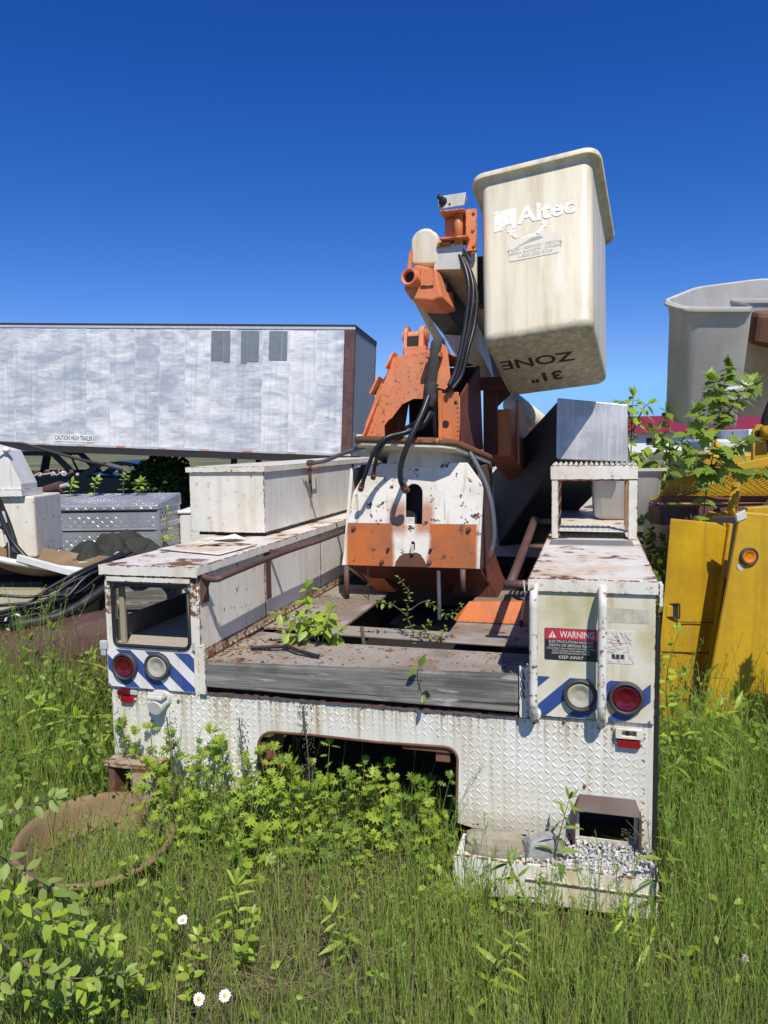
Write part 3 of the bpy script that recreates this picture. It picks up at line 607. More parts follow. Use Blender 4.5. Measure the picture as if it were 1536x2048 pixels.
plate('scraped_label', rrect(2.215, 2.37, 1.06, 1.115, .004, 2), [], .0006, rear(-.0149), FAINT, cr, bev=.0001)
# step frame on the roof
sf = empty('step_frame', parent=T); sf['label'] = 'white rusty box frame step standing on the cabinet roof'
for x0, x1 in ((1.948, 1.983), (2.342, 2.388)): B('frame_post', WHITE_R, sf, (x0, x1, 1.185, 1.222, 1.224, 1.541))
for x0, x1 in ((1.960, 1.985), (2.335, 2.36)): B('frame_post', RUST_RING, sf, (x0, x1, 1.52, 1.545, 1.224, 1.541))
B('frame_header', WHITE_R, sf, (1.942, 2.390, 1.180, 1.224, 1.5415, 1.615)); B('frame_rim', ORANGE_F, sf, (1.984, 2.341, 1.20, 1.222, 1.533, 1.5412)); B('frame_header', WHITE_R, sf, (1.942, 2.39, 1.515, 1.55, 1.5415, 1.605))
gr = MB()
for i in range(16):
    x0 = 1.948 + i*.0278; gr.add([(x0, 1.19, 1.616), (x0+.02, 1.19, 1.616), (x0+.01, 1.19, 1.630), (x0, 1.53, 1.616), (x0+.02, 1.53, 1.616), (x0+.01, 1.53, 1.630)], [(0,1,2),(3,5,4),(0,3,4,1),(1,4,5,2),(2,5,3,0)])
gr.build('serrated_grating', WHITE_R, sf)
holes = [rrect(1.99 + i*.030, 2.012 + i*.030, 1.235 + j*.034, 1.259 + j*.034, .006, 2)[::-1] for i in range(12) for j in range(7)]
plate('perforated_step', [(1.985, 1.226), (2.338, 1.226), (2.338, 1.50), (1.985, 1.50)], holes, .004, frame((0, 0, 1.262), (1, 0, 0), (0, 1, 0)), LIGHT_G, sf, bev=.0005)
B('step_tray', DARK, sf, (1.985, 2.338, 1.226, 1.50, 1.2245, 1.228), bevel=0)
# pipe rail by the near cabinet
pr = empty('pipe_rail', parent=T); pr['label'] = 'brown pipe rail beside the near cabinet'
MB().tube([(1.80, .50, 1.10), (1.815, .80, 1.165), (1.83, 1.15, 1.24), (1.84, 1.42, 1.30)], .022, 12).build('rail_tube', RUST_B, pr, smooth=True)
MB().tube([(1.77, .50, 1.095), (1.93, .50, 1.098)], .020, 12).build('rail_stub', RUST_B, pr, smooth=True); MB().lathe([(.0, 0), (.015, 0), (.015, .002), (0, .002)], (1.7695, .50, 1.095), (-1, 0, 0), 12).build('pipe_mouth', BLACK, pr)
for y, z in ((.98, 1.205), (1.40, 1.295)): MB().tube([(1.83, y, z), (1.95, y, z)], .014, 10).build('rail_stub', RUST_B, pr, smooth=True)
MB().tube(smooth_path([(1.86, .485, 1.12), (1.868, .47, 1.05), (1.858, .46, .98), (1.852, .455, .94)]), .003, 6).build('hanging_wire', LIGHT_G, pr); MB().lathe([(.0, 0), (.012, .01), (.012, .03), (0, .04)], (1.852, .455, .905), (0, 0, 1), 8).build('wire_plug', DARK, pr)

# ---- rear step tray at the near corner
sp_ = empty('rear_step', parent=T); sp_['label'] = 'white step tray heaped with pale chippings at the near corner'
B('step_tread', WHITE_T, sp_, (1.655, 2.397, -.205, -.0065, .140, .150)); B('step_face', WHITE_T, sp_, (1.65, 2.40, -.216, -.2055, .02, .172), bevel=.004); B('step_end', WHITE_T, sp_, (2.3975, 2.404, -.204, .03, .03, .17)); B('step_lip', WHITE_R, sp_, (1.93, 2.41, -.228, -.2165, .115, .12))
B('step_bracket', RUST, sp_, (1.70, 1.76, -.20, -.01, .03, .138), (2.25, 2.31, -.20, -.01, .03, .138))
MB().hexa([(2.10,-.055,.318),(2.345,-.055,.318),(2.345,.0,.318),(2.10,.0,.318),(2.118,-.03,.352),(2.330,-.03,.352),(2.330,-.004,.368),(2.118,-.004,.368)]).build('hood_top', HOODP, sp_, bevel=.004)
B('hood_cheek', RUST_B, sp_, (2.096, 2.106, -.056, -.007, .15, .320)); B('hood_cheek', RUST_B, sp_, (2.338, 2.350, -.066, -.007, .135, .322)); B('recess', DARK, sp_, (2.11, 2.335, .18, .19, .15, .36), (2.10, 2.11, .004, .19, .15, .36), (2.335, 2.345, .004, .19, .15, .36), (2.10, 2.345, .004, .19, .345, .36), bevel=0)
gv = MB()
for i in range(1500):
    x, y = random.uniform(1.90, 2.388), random.uniform(-.20, .0)
    if x < 2.02 and random.random() < .6: continue
    h = .150 + .035*random.random()*(1 if y > -.12 else .6); s_ = random.uniform(.004, .0105)
    q = Euler((random.random()*6, random.random()*6, random.random()*6)).to_matrix()
    gv.add([Vector((x, y, h)) + q @ Vector((a*s_*random.uniform(.6, 1.2), b*s_*random.uniform(.6, 1.2), c_*s_*.7)) for a, b, c_ in ((-1,-1,-1),(1,-1,-1),(0,1,-1),(0,0,1.2))], [(0,2,1),(0,1,3),(1,2,3),(2,0,3)])
gv = gv.build('chippings', CHIPS, sp_); gv['kind'] = 'stuff'
sl = empty('rear_step', parent=T); sl['label'] = 'small rotten step box behind the weeds'
B('step_tread', ROT, sl, (.03, .30, -.12, -.007, .315, .335)); B('step_face', ROT, sl, (.17, .30, -.118, -.108, .15, .314)); B('step_bracket', RUST, sl, (.05, .08, -.11, -.007, .15, .314))
# ================================================================== lift: pedestal, turret, booms, bucket
pd = empty('lift_pedestal', parent=T); pd['label'] = 'white steel pedestal with orange rust-streaked front'
PT = frame((0, 1.45, 1.0), (1, 0, 0), (0, .10, 1)); PT = PT @ Matrix.Translation((0, -1.0, 0))
slot = [(1.063, 1.262), (1.167, 1.262)] + [(1.115 + .052*math.cos(R(a)), 1.452 + .054*math.sin(R(a))) for a in range(0, 181, 20)]
plate('front_plate', [(.655, 1.0), (1.521, 1.0), (1.536, 1.48), (1.525, 1.515), (1.44, 1.632), (.842, 1.632), (.725, 1.452), (.702, 1.315)], [slot[::-1], rrect(1.100, 1.122, 1.10, 1.155, .009, 3)[::-1]], .02, PT, PED, pd, bev=.003)
def bolt(x, z, r=.013, mat=RUST):
    p = PT @ Vector((x, z, 0)); MB().lathe([(r*1.25, 0), (r*1.25, .004), (r, .005), (r, .018), (r*.6, .02), (0, .02)], p, (0, -1, .1), 6).build('bolt', mat, pd)
for x, z in ((.735, 1.235), (1.452, 1.235), (.918, 1.03), (1.215, 1.035)): bolt(x, z)
for x, z in ((.957, 1.107), (1.222, 1.108)): bolt(x, z, .009, DARK)
B('slot_plate', LIGHT_G, pd, (1.06, 1.115, 1.50, 1.51, 1.22, 1.30)); B('slot_wiper', LIGHT_G, pd, (1.102, 1.121, 1.435, 1.452, 1.085, 1.14))
# cheeks behind the plate
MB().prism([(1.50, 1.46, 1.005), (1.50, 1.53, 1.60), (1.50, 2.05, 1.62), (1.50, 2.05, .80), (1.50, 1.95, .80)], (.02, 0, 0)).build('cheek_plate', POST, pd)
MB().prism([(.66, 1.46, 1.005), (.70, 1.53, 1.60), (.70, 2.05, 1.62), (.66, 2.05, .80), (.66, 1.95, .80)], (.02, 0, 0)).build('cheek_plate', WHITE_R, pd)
MB().hexa([(.80,1.80,.70),(1.40,1.80,.70),(1.40,2.2,.70),(.80,2.2,.70),(.74,1.74,1.0),(1.46,1.74,1.0),(1.46,2.2,1.0),(.74,2.2,1.0)]).build('pedestal_foot', DARK, pd)
MB().prism([(1.40, 1.62, .998), (1.50, 1.62, .998), (1.60, 1.66, .79), (1.30, 1.66, .79)], (0, .5, 0)).build('foot_wing', SHADE_MAROON, pd); MB().prism([(.66, 1.622, .998), (.78, 1.622, .998), (.95, 1.66, .80), (.82, 1.66, .80)], (0, .5, 0)).build('foot_wing', ORANGE, pd)
for x, z0 in ((.69, .79), (1.42, .86)): MB().tube([(x, 1.44, .998), (x, 1.44, z0)], .017, 10).build('drop_pin', RUST_B, pd, smooth=True)
MB().tube([(1.28, 1.40, .99), (1.285, 1.39, .80), (1.285, 1.39, .70)], .012, 8).build('drain_pipe', HOSE_G, pd); MB().tube([(.83, 1.44, .998), (.83, 1.44, .7)], .004, 6).build('cable', DARK, pd)
MB().hexa([(1.46,.98,.79),(1.90,.98,.79),(1.90,1.04,.79),(1.43,1.04,.79),(1.52,1.02,.89),(1.92,1.02,.91),(1.92,1.06,.91),(1.52,1.06,.89)]).build('deck_channel', ORANGE, pd, bevel=.004)
MB().hexa([(.88,1.78,.80),(1.58,1.74,.80),(1.58,2.2,.80),(.88,2.2,.80),(.675,1.475,.997),(1.512,1.475,.997),(1.512,2.2,.997),(.675,2.2,.997)]).build('under_hull', SHADE_MAROON, pd, bevel=.006)
B('pedestal_core', DARK, pd, (.74, 1.46, 1.62, 2.04, 1.0, 1.62), bevel=0)

# ---- turntable flange, tilted with the turret
tt = empty('turntable', parent=T); tt['label'] = 'orange turntable flange with a cream underside'
FT = Matrix.Translation((1.16, 1.72, 1.675)) @ Euler((R(-12), R(3), 0)).to_matrix().to_4x4()
fl = [(-.40, -.30), (-.36, -.36), (.16, -.38), (.24, -.34), (.40, .12), (.38, .36), (-.38, .36)]
plate('flange_plate', fl, [], .035, FT @ Matrix.Translation((0, 0, .035)), ORANGE, tt, bev=.006)
plate('flange_underside', [(x*.955, y*.955) for x, y in fl], [], .02, FT @ Matrix.Translation((0, 0, -.0015)), CREAM, tt)
MB().lathe([(.0, 0), (.27, 0), (.27, .10), (0, .10)], FT @ Vector((0, .05, -.11)), FT.to_3x3() @ Vector((0, 0, 1)), 28).build('slew_ring', CREAM, tt)

# ---- turret weldment
tu = empty('turret', parent=T); tu['label'] = 'orange welded turret with an arched opening'
TF = rear(1.50)
outer = [(.805, 1.735), (.812, 1.875), (.850, 1.955), (.893, 2.075), (.975, 2.205), (.982, 2.262), (1.03, 2.272), (1.21, 2.300), (1.30, 2.295), (1.305, 2.09), (1.345, 2.07), (1.40, 2.015), (1.396, 1.74)]
arch = [(.955, 1.775), (.932, 1.80), (.935, 1.86), (.965, 1.895), (.985, 1.905), (1.00, 1.925), (1.05, 1.985), (1.12, 2.015), (1.19, 2.012), (1.255, 1.985), (1.275, 1.94), (1.27, 1.775)]
plate('front_plate', outer, [arch], .016, TF, ORANGE_F, tu, bev=.002)
MB().hexa([(1.405,1.51,1.735),(1.42,1.51,1.735),(1.46,2.05,1.70),(1.445,2.05,1.70),(1.385,1.51,2.01),(1.40,1.51,2.01),(1.44,2.05,2.25),(1.425,2.05,2.25)]).build('side_plate', SHADE_MAROON, tu)
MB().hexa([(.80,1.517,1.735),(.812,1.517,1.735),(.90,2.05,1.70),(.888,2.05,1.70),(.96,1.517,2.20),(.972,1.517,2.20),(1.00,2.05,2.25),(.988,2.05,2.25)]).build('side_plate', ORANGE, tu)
MB().prism([(1.00, 1.517, 2.268), (1.30, 1.517, 2.290), (1.40, 2.05, 2.25), (1.02, 2.05, 2.25)], (0, 0, .006)).build('top_plate', ORANGE, tu)
B('back_wall', DARK, tu, (.955, 1.44, 2.06, 2.08, 1.66, 2.245), bevel=0); B('inner_deck', DARK, tu, (.84, 1.40, 1.55, 2.05, 1.715, 1.72), bevel=0)
for x, z0, z1, d in ((.79, 1.76, 2.05, .06), (.855, 2.05, 2.16, .05), (.955, 2.20, 2.30, .05)):
    MB().prism([(x, 1.44, z0), (x + (z1-z0)*.40, 1.49, z1), (x + (z1-z0)*.40 + .012, 1.60, z1 - .02), (x + .01, 1.60, z0)], (.010, 0, 0)).build('gusset', ORANGE_F, tu, bevel=.002)
B('corner_angle', ORANGE, tu, (1.275, 1.30, 1.463, 1.4985, 1.775, 2.06), (1.30, 1.398, 1.475, 1.483, 1.745, 2.045), bevel=.003)
MB().lathe([(.0, 0), (.022, 0), (.022, .002), (0, .002)], (1.318, 1.474, 1.86), (0, -1, 0), 16).build('bolt_hole', BLACK, tu); MB().lathe([(.0, 0), (.010, 0), (.010, .002), (0, .002)], (1.38, 1.474, 1.985), (0, -1, 0), 12).build('bolt_hole', BLACK, tu)
MB().prism([(1.265, 1.46, 2.075), (1.36, 1.46, 2.05), (1.335, 1.46, 2.30), (1.30, 1.46, 2.335), (1.28, 1.46, 2.30)], (0, .012, 0)).build('upper_ear', ORANGE_F, tu, bevel=.002)
B('hose_clamp', ORANGE, tu, (1.215, 1.31, 1.40, 1.47, 2.245, 2.275))
for i in range(9): MB().lathe([(.006, 0), (.004, .003), (0, .004)], (1.392, 1.474, 1.765 + i*.027), (0, -1, 0), 6).build('weld_stud', ORANGE, tu)
# clevis on top
cv = empty('clevis', parent=T)
def lugplate(x0, th):
    P = [(0, 1.56, 2.26)] + [(0, 1.655 + .062*math.cos(R(a)), 2.405 + .062*math.sin(R(a))) for a in range(180, -1, -20)] + [(0, 1.74, 2.26)]
    MB().prism([(x0, y, z) for _, y, z in P], (th, 0, 0)).build('clevis_ear', ORANGE_F, cv, bevel=.003)
lugplate(1.040, .022); lugplate(1.135, .03)
MB().tube([(1.022, 1.655, 2.405), (1.185, 1.655, 2.405)], .03, 18).build('clevis_pin', ORANGE_F, cv, smooth=False); MB().lathe([(.045, 0), (.045, .012), (.03, .016), (0, .016)], (1.165, 1.655, 2.405), (1, 0, 0), 18).build('pin_washer', ORANGE, cv)
B('clevis_base', ORANGE_F, cv, (1.045, 1.185, 1.555, 1.75, 2.275, 2.335), bevel=.006); B('clevis_block', DARK, cv, (1.064, 1.132, 1.585, 1.65, 2.336, 2.40))
# shaded bracket under the bucket and lower boom
bk = empty('bucket_rest', parent=T)
B('rest_plate', SHADE_MAROON, bk, (1.34, 1.76, 2.25, 2.7, 2.175, 2.19)); B('rest_lip', SHADE_MAROON, bk, (1.34, 1.76, 2.237, 2.249, 2.10, 2.19)); B('rest_post', SHADE_MAROON, bk, (1.43, 1.52, 2.27, 2.37, 1.66, 2.173)); MB().prism([(1.525, 2.30, 2.17), (1.72, 2.30, 2.17), (1.525, 2.30, 1.99)], (0, .01, 0)).build('rest_gusset', SHADE_MAROON, bk)
lb = empty('lower_boom', parent=T)
MB().hexa([(1.42,2.45,1.65),(1.60,2.45,1.65),(1.80,3.9,1.25),(1.55,3.9,1.25),(1.42,2.45,1.98),(1.60,2.45,1.98),(1.80,3.9,1.66),(1.55,3.9,1.66)]).build('boom_box', ORANGE_F, lb, bevel=.01)
MB().prism([(1.62, 2.6, 2.05), (1.64, 2.9, 2.00), (1.66, 3.1, 1.60), (1.63, 2.6, 1.58)], (.02, 0, 0)).build('boom_ear', ORANGE_F, lb, bevel=.004)
MB().tube([(1.56, 3.0, 2.04), (1.92, 4.2, 1.72)], .085, 20).build('boom_insert', CREAM, lb, smooth=True)
# stowed alloy jib box beside it
jb = empty('jib_housing', parent=T); jb['label'] = 'bright alloy box end with a long dark side running down to the pedestal'
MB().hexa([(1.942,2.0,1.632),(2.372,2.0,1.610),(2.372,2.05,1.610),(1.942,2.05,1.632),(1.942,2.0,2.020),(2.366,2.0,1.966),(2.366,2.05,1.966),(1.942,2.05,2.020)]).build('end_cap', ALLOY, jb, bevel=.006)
MB().hexa([(1.946,2.052,1.628),(2.368,2.052,1.606),(1.70,4.0,.75),(1.267,4.0,.70),(1.945,2.052,2.016),(2.362,2.052,1.962),(1.70,4.0,1.44),(1.20,4.0,1.40)]).build('housing_body', ALU_SHADE, jb, bevel=.015)
MB().prism([(1.935, 1.99, 1.64), (1.958, 1.992, 1.64), (1.958, 1.992, 2.01), (1.94, 1.99, 2.015)], (0, .012, 0)).build('edge_bead', GALV, jb)
# ---- upper boom
TIP = Vector((-.073, .35, .081))
ubm = empty('upper_boom', TIP, parent=T); ubm['label'] = 'cream box-section upper boom with orange elbow casting'
a0 = [(1.305,1.25,2.712),(1.462,1.25,2.700),(1.478,1.25,2.845),(1.326,1.25,2.838)]
def sweep(a, d): return [Vector(p) + Vector(d) for p in a]
MB().loft([a0, sweep(a0, (.20, 1.9, -.50))], True, True).build('boom_box', CREAM, ubm, bevel=.012)
plate('boom_end_plate', [(1.303, 2.705), (1.466, 2.695), (1.482, 2.850), (1.324, 2.842)], [], .008, rear(1.249), LIGHT_G, ubm)
lo = [(1.20,1.30,2.52),(1.36,1.30,2.50),(1.38,1.30,2.66),(1.20,1.30,2.68)]
MB().loft([lo, sweep(lo, (.02, .25, -.06)), sweep(lo, (.16, 1.5, -.36))], True, True).build('compensation_link', DARK, ubm, bevel=.01)
MB().prism([(1.06, 1.62, 2.66), (1.10, 1.62, 2.66), (1.24, 1.95, 2.36), (1.17, 1.95, 2.36)], (0, .3, -.08)).build('boom_shroud', CREAM, ubm, bevel=.004); MB().prism([(1.25, 1.80, 2.40), (1.46, 1.80, 2.52), (1.50, 1.80, 2.28), (1.34, 1.80, 2.26)], (.02, .6, -.16)).build('boom_shroud', CREAM, ubm, bevel=.004)
el = empty('elbow_casting', TIP, parent=T); el['label'] = 'orange elbow casting with a round open tube'
MB().loft([[(x, 1.20, z) for x, z in ((1.125,2.60),(1.17,2.53),(1.30,2.515),(1.362,2.53),(1.325,2.70),(1.20,2.735))], [(x+.05, 1.42, z-.05) for x, z in ((1.125,2.60),(1.17,2.53),(1.30,2.515),(1.362,2.53),(1.325,2.70),(1.20,2.735))]], True, True).build('casting_body', ORANGE_F, el, bevel=.012)
MB().lathe([(.036, -.12), (.036, .07), (.046, .075), (.050, .07), (.050, -.12)], (1.190, 1.195, 2.645), (-.18, -1, .05), 24, close=True).build('tube_mouth', ORANGE_F, el, smooth=False); MB().lathe([(0, 0), (.037, 0), (.037, .002), (0, .002)], (1.186, 1.165, 2.647), (-.18, -1, .05), 20).build('tube_bore', BLACK, el)
MB().prism([(1.145, 1.21, 2.68), (1.175, 1.21, 2.70), (1.18, 1.21, 2.83), (1.16, 1.21, 2.80)], (0, .03, 0)).build('casting_rib', ORANGE_F, el, bevel=.004); B('casting_pad', ORANGE_F, el, (1.235, 1.315, 1.188, 1.199, 2.60, 2.70))
dr = MB()
prof = [(1.25 + .088*math.cos(R(a)), 2.868 + .088*math.sin(R(a))) for a in range(0, 181, 15)] + [(1.165, 2.74), (1.335, 2.73)]
dr.prism([(x, 1.245, z) for x, z in prof], (.05, .34, -.06)); dr.build('elbow_cover', CREAM, el, bevel=.022, seg=4)
tp = empty('tip_bracket', TIP, parent=T); tp['label'] = 'orange tip bracket with a white bolted plate'
B('bracket_back', ORANGE_F, tp, (1.36, 1.49, 1.33, 1.36, 2.86, 3.03)); B('bracket_shelf', ORANGE_F, tp, (1.352, 1.50, 1.20, 1.36, 3.02, 3.032)); B('bracket_shelf', ORANGE_F, tp, (1.352, 1.52, 1.20, 1.36, 2.865, 2.877)); B('bracket_cheek', ORANGE_F, tp, (1.495, 1.56, 1.27, 1.30, 2.80, 3.045), (1.495, 1.51, 1.30, 1.55, 2.80, 3.045))
MB().tube([(1.455, 1.255, 2.84), (1.455, 1.255, 3.035)], .026, 16).build('pivot_pin', ORANGE, tp, smooth=True); MB().prism([(1.366, 1.325, 2.89), (1.43, 1.325, 2.89), (1.43, 1.325, 3.00), (1.40, 1.325, 3.012), (1.366, 1.325, 2.99)], (0, -.03, 0)).build('bracket_panel', ORANGE_F, tp, bevel=.005)
B('strap', ORANGE, tp, (1.33, 1.41, 1.228, 1.243, 2.832, 2.856))
plate('bolted_plate', [(1.338, 3.045), (1.498, 3.055), (1.505, 3.125), (1.345, 3.118)], [], .012, rear(1.22), LIGHT_G, tp); B('plate_return', LIGHT_G, tp, (1.345, 1.50, 1.233, 1.33, 3.108, 3.117))
MB().lathe([(.026, 0), (.022, .012), (.014, .016), (.013, .05), (.016, .052), (.016, .07), (0, .07)], (1.37, 1.221, 3.088), (-.1, -1, .1), 14).build('knob', DARK, tp, smooth=True)
for x, z in ((1.36, 3.06), (1.41, 3.068)): MB().lathe([(.007, 0), (.005, .004), (0, .005)], (x, 1.219, z), (0, -1, 0), 6).build('plate_bolt', DARK, tp)
for x, z in ((1.545, 2.83), (1.545, 3.02), (1.54, 2.92)): MB().lathe([(.011, 0), (.009, .008), (0, .009)], (x, 1.269, z), (0, -1, 0), 6).build('cheek_bolt', ORANGE, tp)
B('bucket_mount', DARK, tp, (1.50, 1.56, 1.62, 1.8, 2.55, 2.85)); B('mount_rail', CREAM, tp, (1.515, 1.55, 1.33, 1.37, 2.5, 2.80))

# ---- hoses
hz = empty('hydraulic_hoses', parent=T); hz['label'] = 'black hydraulic hoses hanging from the lift'
def hose(path, r, mat=HOSE, fit0=False, fit1=True, name='hose'):
    P = smooth_path(path, 7); h = MB().tube(P, r, 10).build(name, mat, hz, smooth=True)
    for on, a, b in ((fit0, P[0], P[1]), (fit1, P[-1], P[-2])):
        if on:
            d = (a - b).normalized(); MB().tube([a - d*.03, a - d*.012, a - d*.010, a + d*.02], [r*1.25, r*1.25, r*1.5, r*1.4], 8).build('hose_fitting', BRASS, h)
def th(P): return [Vector(p) + TIP*f for p, f in zip(P, (1, 1, 1, .95, .7, .25, 0))]
hose(th([(1.43,1.28,2.82),(1.485,1.24,2.73),(1.522,1.20,2.59),(1.512,1.19,2.43),(1.47,1.24,2.27),(1.40,1.36,2.14),(1.35,1.42,2.08)]), .013, fit1=False)
hose(th([(1.445,1.29,2.81),(1.505,1.26,2.72),(1.545,1.22,2.58),(1.535,1.20,2.42),(1.485,1.25,2.26),(1.41,1.38,2.12),(1.33,1.45,2.05)]), .012, fit1=False)
hose(th([(1.46,1.30,2.80),(1.522,1.29,2.68),(1.560,1.27,2.54),(1.548,1.25,2.38),(1.50,1.28,2.24),(1.43,1.40,2.12),(1.36,1.45,2.06)]), .012, fit1=False)
hose([(1.26,1.62,2.36),(1.275,1.45,2.33),(1.27,1.42,2.27),(1.255,1.42,2.16),(1.24,1.43,2.07)], [.034,.036]+[.034]*30 if False else .033, SLEEVE, fit1=False, name='fabric_sleeve')
MB().tube(smooth_path([(1.252,1.425,2.10),(1.24,1.42,2.05),(1.245,1.42,2.01),(1.235,1.42,1.96)]), [.036,.040,.034,.041,.036,.040,.033,.038,.034,.036,.030,.034,.03,.03,.026,.026,.024,.02,.018][:19], 12).build('sleeve_gather', SLEEVE, hz, smooth=True)
hose([(1.235,1.40,2.03),(1.205,1.34,1.92),(1.145,1.28,1.77),(1.095,1.28,1.64),(1.082,1.30,1.54),(1.098,1.34,1.485)], .0165)
hose([(1.24,1.44,1.95),(1.20,1.40,1.865),(1.10,1.36,1.815),(1.00,1.30,1.785),(.935,1.28,1.71),(.88,1.30,1.60),(.822,1.36,1.49)], .0125)
hose([(1.245,1.45,1.93),(1.19,1.42,1.845),(1.08,1.36,1.80),(.985,1.31,1.755),(.935,1.31,1.66),(.90,1.36,1.56)], .0115)
hose([(1.25,1.47,2.0),(1.245,1.49,1.92),(1.255,1.52,1.79)], .018, fit1=False); hose([(1.22,1.46,1.96),(1.17,1.50,1.90),(1.05,1.54,1.84)], .011, fit1=False)
hose([(1.44,1.56,1.70),(1.50,1.54,1.60),(1.55,1.53,1.49),(1.582,1.52,1.37),(1.595,1.52,1.24),(1.592,1.52,1.15),(1.575,1.51,1.08)], .0155, HOSE_G)
hose([(.82,1.46,1.735),(.70,1.50,1.705),(.60,1.55,1.675),(.50,1.6,1.645),(.40,1.62,1.635)], .0135, HOSE_G)

# ---- the bucket, in its own tilted frame
BW = Matrix.Translation((.975, 4.468, 2.198)) @ Matrix.Rotation(-.4176, 4, 'Z') @ Matrix.Rotation(-.438, 4, 'X') @ Matrix.Rotation(-.099, 4, 'Y')
bpy.context.view_layer.update()
BL = T.matrix_world.inverted() @ BW
def bucket_loops(w0, d0, w1, d1, h, r=.06, rim=.052, th=.008, lipdrop=.05):
    L = []
    def lp(w, d, z, rr, n=6): L.append([(x, y, z) for x, y in rrect(-w/2, w/2, -d/2, d/2, rr, n)])
    for k, ins in ((0, .045), (.006, .022), (.02, .007), (.045, 0)): lp(w0-2*ins, d0-2*ins, k, max(r-ins*.6, .02))
    lp((w0+w1)/2, (d0+d1)/2, h/2, r); lp(w1, d1, h-.07, r); lp(w1+.012, d1+.012, h-.05, r); lp(w1+rim*1.2, d1+rim*1.2, h-.035, r+.02); lp(w1+2*rim, d1+2*rim, h-lipdrop*.9, r+.03)
    lp(w1+2*rim+.012, d1+2*rim+.012, h-lipdrop*.6, r+.03); lp(w1+2*rim, d1+2*rim, h-.01, r+.03); lp(w1+rim, d1+rim, h, r+.01); lp(w1-.01, d1-.01, h-.004, r)
    lp(w1-2*th-.006, d1-2*th-.006, h-.03, r); lp(w0-2*th, d0-2*th, .03, r)
    return L
bkt = MB().loft(bucket_loops(.61, .68, .664, .734, 1.15), True, True).build('bucket', CREAM, T, smooth=True, mw=BL, label='dirty cream fibreglass bucket hanging bottom-forward'); bkt.modifiers.new('es', 'EDGE_SPLIT').split_angle = R(50)
# bucket-specific dirt: browner, mossy at the foot
t = NT('bucket_fibreglass'); sp = t.n('ShaderNodeSeparateXYZ'); t.l(t.n('ShaderNodeTexCoord').outputs['Object'], sp.inputs[0]); c = t.coord()
n1 = t.noise(c, 4, 7, .65); stv = t.noise(t.coord(scale=(13, 13, .8)), 1.0, 6, .65); n3 = t.noise(c, 26, 6, .7)
x = t.mix(t.ramp(stv, .38, .70), (.74, .675, .50), (.56, .485, .33)); x = t.mix(t.math('MULTIPLY', t.ramp(n1, .5, .78), .4), x, (.42, .36, .22)); x = t.mix(t.ramp(t.noise(t.coord(scale=(7, 7, .9)), 1.0, 3), .58, .76), x, (.79, .75, .64))
moss = t.math('MULTIPLY', t.ramp(t.math('ADD', sp.outputs[2], t.math('MULTIPLY', t.math('SUBTRACT', n3, .5), .14)), .06, .015), t.ramp(t.math('ADD', n3, t.math('MULTIPLY', n1, .4)), .42, .80)); x = t.mix(t.math('MULTIPLY', moss, .5), x, (.20, .165, .09))
t.pbsdf(x, .42, 0, t.bump(n3, .08, .01)); bkt.data.materials[0] = t.m
FF = frame((0, -.374, 0), (1, 0, 0), (0, -.024, 1))    # front wall, leaning out with the taper
def ff(x, z, off=.0015): 
    yy = -.340 - .027*z/1.05 - off; return frame((x, yy, z), (1, 0, 0), (0, -.0257, 1))
text('maker_name', 'Altec', .165, ff(-.095, .80, .002), WORN_W, bkt, align='LEFT', sx=.93, bold=.0055, ext=.0003)
plate('maker_mark', [(-.240, -.075), (-.185, -.075), (-.170, -.04), (-.135, -.04), (-.135, -.075), (-.108, -.075), (-.108, .07), (-.240, .07)], [], .0008, ff(0, .80, .0015), WORN_W, bkt, bev=.0002)
rg = MB()
for i in range(40):
    a = R(180 + 180*i/40); rr = .10 + random.uniform(-.012, .012); 
    p = ff(-.04, .73, .0015) @ Vector((rr*math.cos(a), rr*.85*math.sin(a), 0)); s_ = random.uniform(.006, .016)
    rg.add([p + Vector((dx*s_, 0, dz*s_)) for dx, dz in ((-1,-.5),(.2,-1),(1,.2),(-.1,.9))], [(0,1,2,3)])
rg.build('peeled_roundel', WORN_W, bkt)
plate('dealer_sticker', rrect(-.145, .145, -.075, .075, .015, 3), [], .0012, ff(-.005, .57, .002), PAPER, bkt, bev=.0002)
for s_, dz, sz in (('SALES \u2022 SERVICE \u2022 RENTAL', .0, .027), ('AERIAL BUCKETS \u2022 DIGGERS', -.026, .024), ('1-800-325-9336', -.053, .031)):
    text('sticker_line', s_, sz, ff(0, .57+dz, .0026), LETTER_D, bkt, bold=.0004, ext=.0003)
plate('sticker_peel', [(-.13, .005), (-.02, .06), (.03, .065), (.05, .045), (-.04, .03)], [], .0008, ff(0, .57, .0026), LETTER_D, bkt, bev=.0001)
BF = frame((0, 0, -.0008), (-1, 0, 0), (0, 1, 0))
zf = lambda x, y, off=.0006: frame((x, y, -off), (1, 0, 0), (0, -1, 0))
text('stencil_zone', 'ZONE', .135, frame((.02, -.02, -.0008), (-1, 0, 0), (0, -1, 0)) if False else frame((-.05, -.06, -.0012), (-1, 0, 0), (0, 1, 0)), LETTER_K, bkt, sx=1.15, bold=.0025, ext=.0004)
text('stencil_size', '31"', .135, frame((-.03, .13, -.0012), (-1, 0, 0), (0, 1, 0)), LETTER_K, bkt, sx=1.1, bold=.004, ext=.0004)
